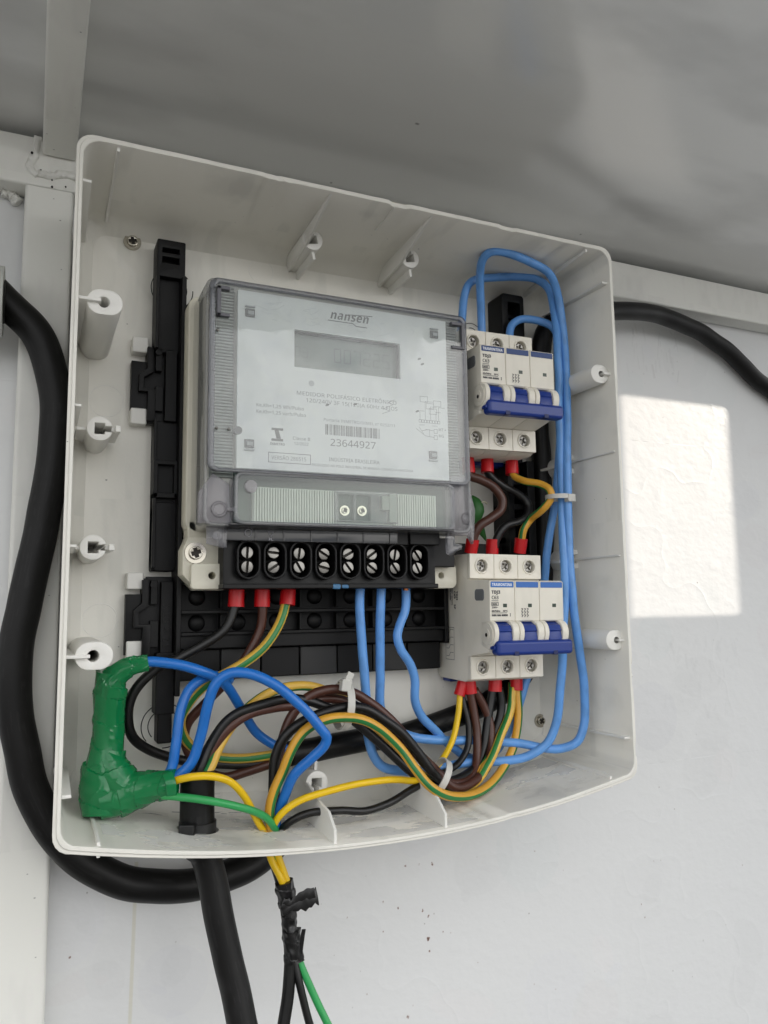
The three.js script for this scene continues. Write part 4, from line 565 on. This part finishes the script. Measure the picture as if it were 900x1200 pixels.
// taped bundles
{
  const t = thing('green_taped_bundle', 'bent splice of wires wrapped in shiny green tape in the lower left corner', 'taped wires', P(130, 850, -48));
  // each limb is wound with overlapping turns: the radius steps up at the edge of a turn
  const wound = (pts, rad, pitch, seed, lift = 0.75) => toCreasedNormals(tube(px(pts), (u, a, d) => { const q = d / pitch + a / (2 * Math.PI) + 0.35 * vnoise(d * 0.09, Math.cos(a) + 2, seed + Math.sin(a)), f = q - Math.floor(q), k = Math.floor(q); const fold = Math.pow(1 - Math.abs(2 * vnoise(d * 0.14 + Math.cos(a) * 1.6, Math.sin(a) * 1.6 + 4, seed + k * 3.1) - 1), 8); return rad(u) + lift * (1 - f) * (0.6 + 0.8 * hash(k, seed, 2)) + 0.5 * fold + 0.9 * (vnoise(d * 0.05 + 3, Math.cos(a) * 1.2 + 2, Math.sin(a) * 1.2 + seed) - 0.5); }, { step: 0.7, seg: 64 }), 0.5);
  const lerpR = (...k) => u => { const x = u * (k.length - 1), i = Math.min(k.length - 2, Math.floor(x)); return mix(k[i], k[i + 1], x - i); };
  mesh('tape', [wound([[174, 776, -40], [160, 779, -41], [145, 785, -43], [133, 795, -45], [129, 812, -47]], lerpR(3.6, 4.4, 5.2, 6.6, 7.4), 11, 3), wound([[130, 786, -46], [128, 820, -48], [127, 855, -50], [125, 890, -50]], lerpR(7, 7.8, 7.4, 8.4), 14, 7)], M.greenTape, t);
  mesh('tape', [wound([[125, 878, -50], [121, 905, -49], [118, 930, -47], [116, 956, -45]], lerpR(8, 10.2, 10, 7.6), 15, 12, 0.9), wound([[117, 937, -46], [138, 933, -45], [160, 926, -42], [182, 921, -36], [204, 918, -31]], lerpR(9, 9.8, 9, 7, 6.6), 12, 16), wound([[124, 886, -49], [134, 908, -46], [150, 922, -43], [166, 925, -40]], lerpR(7, 9, 9, 7), 13, 21)], M.greenTape, t);
  mesh('tape_end', tube(px([[196, 906, -27], [200, 918, -23.5], [201, 932, -25]]), 2.6, { flat: [0.16, 1] }), M.greenTape, t);
}
{
  const t = thing('black_taped_bundle', 'wires hanging below the box wrapped in crumpled black tape with a loose flap', 'taped wires', P(338, 1080, -36));
  const wrap = (pts, rad, seed) => toCreasedNormals(tube(px(pts), (u, a, d) => { const q = d / 8 + a / (2 * Math.PI) + 0.6 * vnoise(d * 0.2, Math.cos(a) + 2, seed), f = q - Math.floor(q); return rad + 0.9 * (1 - f) * hash(Math.floor(q), seed, 4) + 1.5 * (vnoise(d * 0.28, Math.cos(a) * 2 + 3, Math.sin(a) * 2 + seed) - 0.5); }, { step: 0.6, seg: 44 }), 0.4);
  mesh('tape', [wrap([[332, 1033, -36], [335, 1048, -36], [337, 1062, -36]], 4.7, 3), wrap([[336, 1058, -36], [339, 1080, -35.5], [341, 1098, -35]], 3.9, 8), wrap([[341, 1090, -35], [343, 1108, -34.5], [345, 1126, -34]], 4.8, 14)], M.blackTape, t);
  const fl = (pts, r, ph) => tube(px(pts), (u, a) => r * (0.62 + 0.3 * u + 0.5 * (vnoise(u * 7, Math.cos(a) + 2, ph) - 0.5) + 0.1 * Math.sin(u * 30 + a * 2)), { flat: [0.2, 1], n: 60, seg: 28 });
  mesh('tape_flap', [fl([[330, 1060, -31], [342, 1063, -29], [356, 1057, -27], [366, 1052, -26], [372, 1050, -26]], 4.2, 2), fl([[332, 1056, -30], [342, 1058, -29], [354, 1050, -27], [369, 1046, -25]], 2.6, 5)], M.blackTape, t);
  mesh('tape_end', tube(px([[352, 1118, -31], [354, 1102, -30], [356, 1089, -29]]), 1.2, { flat: [0.3, 1] }), M.blackTape, t);
}
// fitting where the big cable comes out of the wall
{
  const t = thing('cable_gland', 'pale grey round wall fitting at the left edge holding the thickest cable', 'cable fitting', P(0, 350, -80)), c = P(-26, 350, -70);
  mesh('body', [cx(c.y, c.z, c.x - 40, P(4.5, 350, -70).x, 19, 19, 48), ], std('#b9bbb6', 0.45), t);
  mesh('seal', cx(c.y, c.z, P(3, 350, -70).x, P(6.5, 350, -70).x, 12, 11.4, 36), M.dark, t);
}
renderer.render(scene, camera);
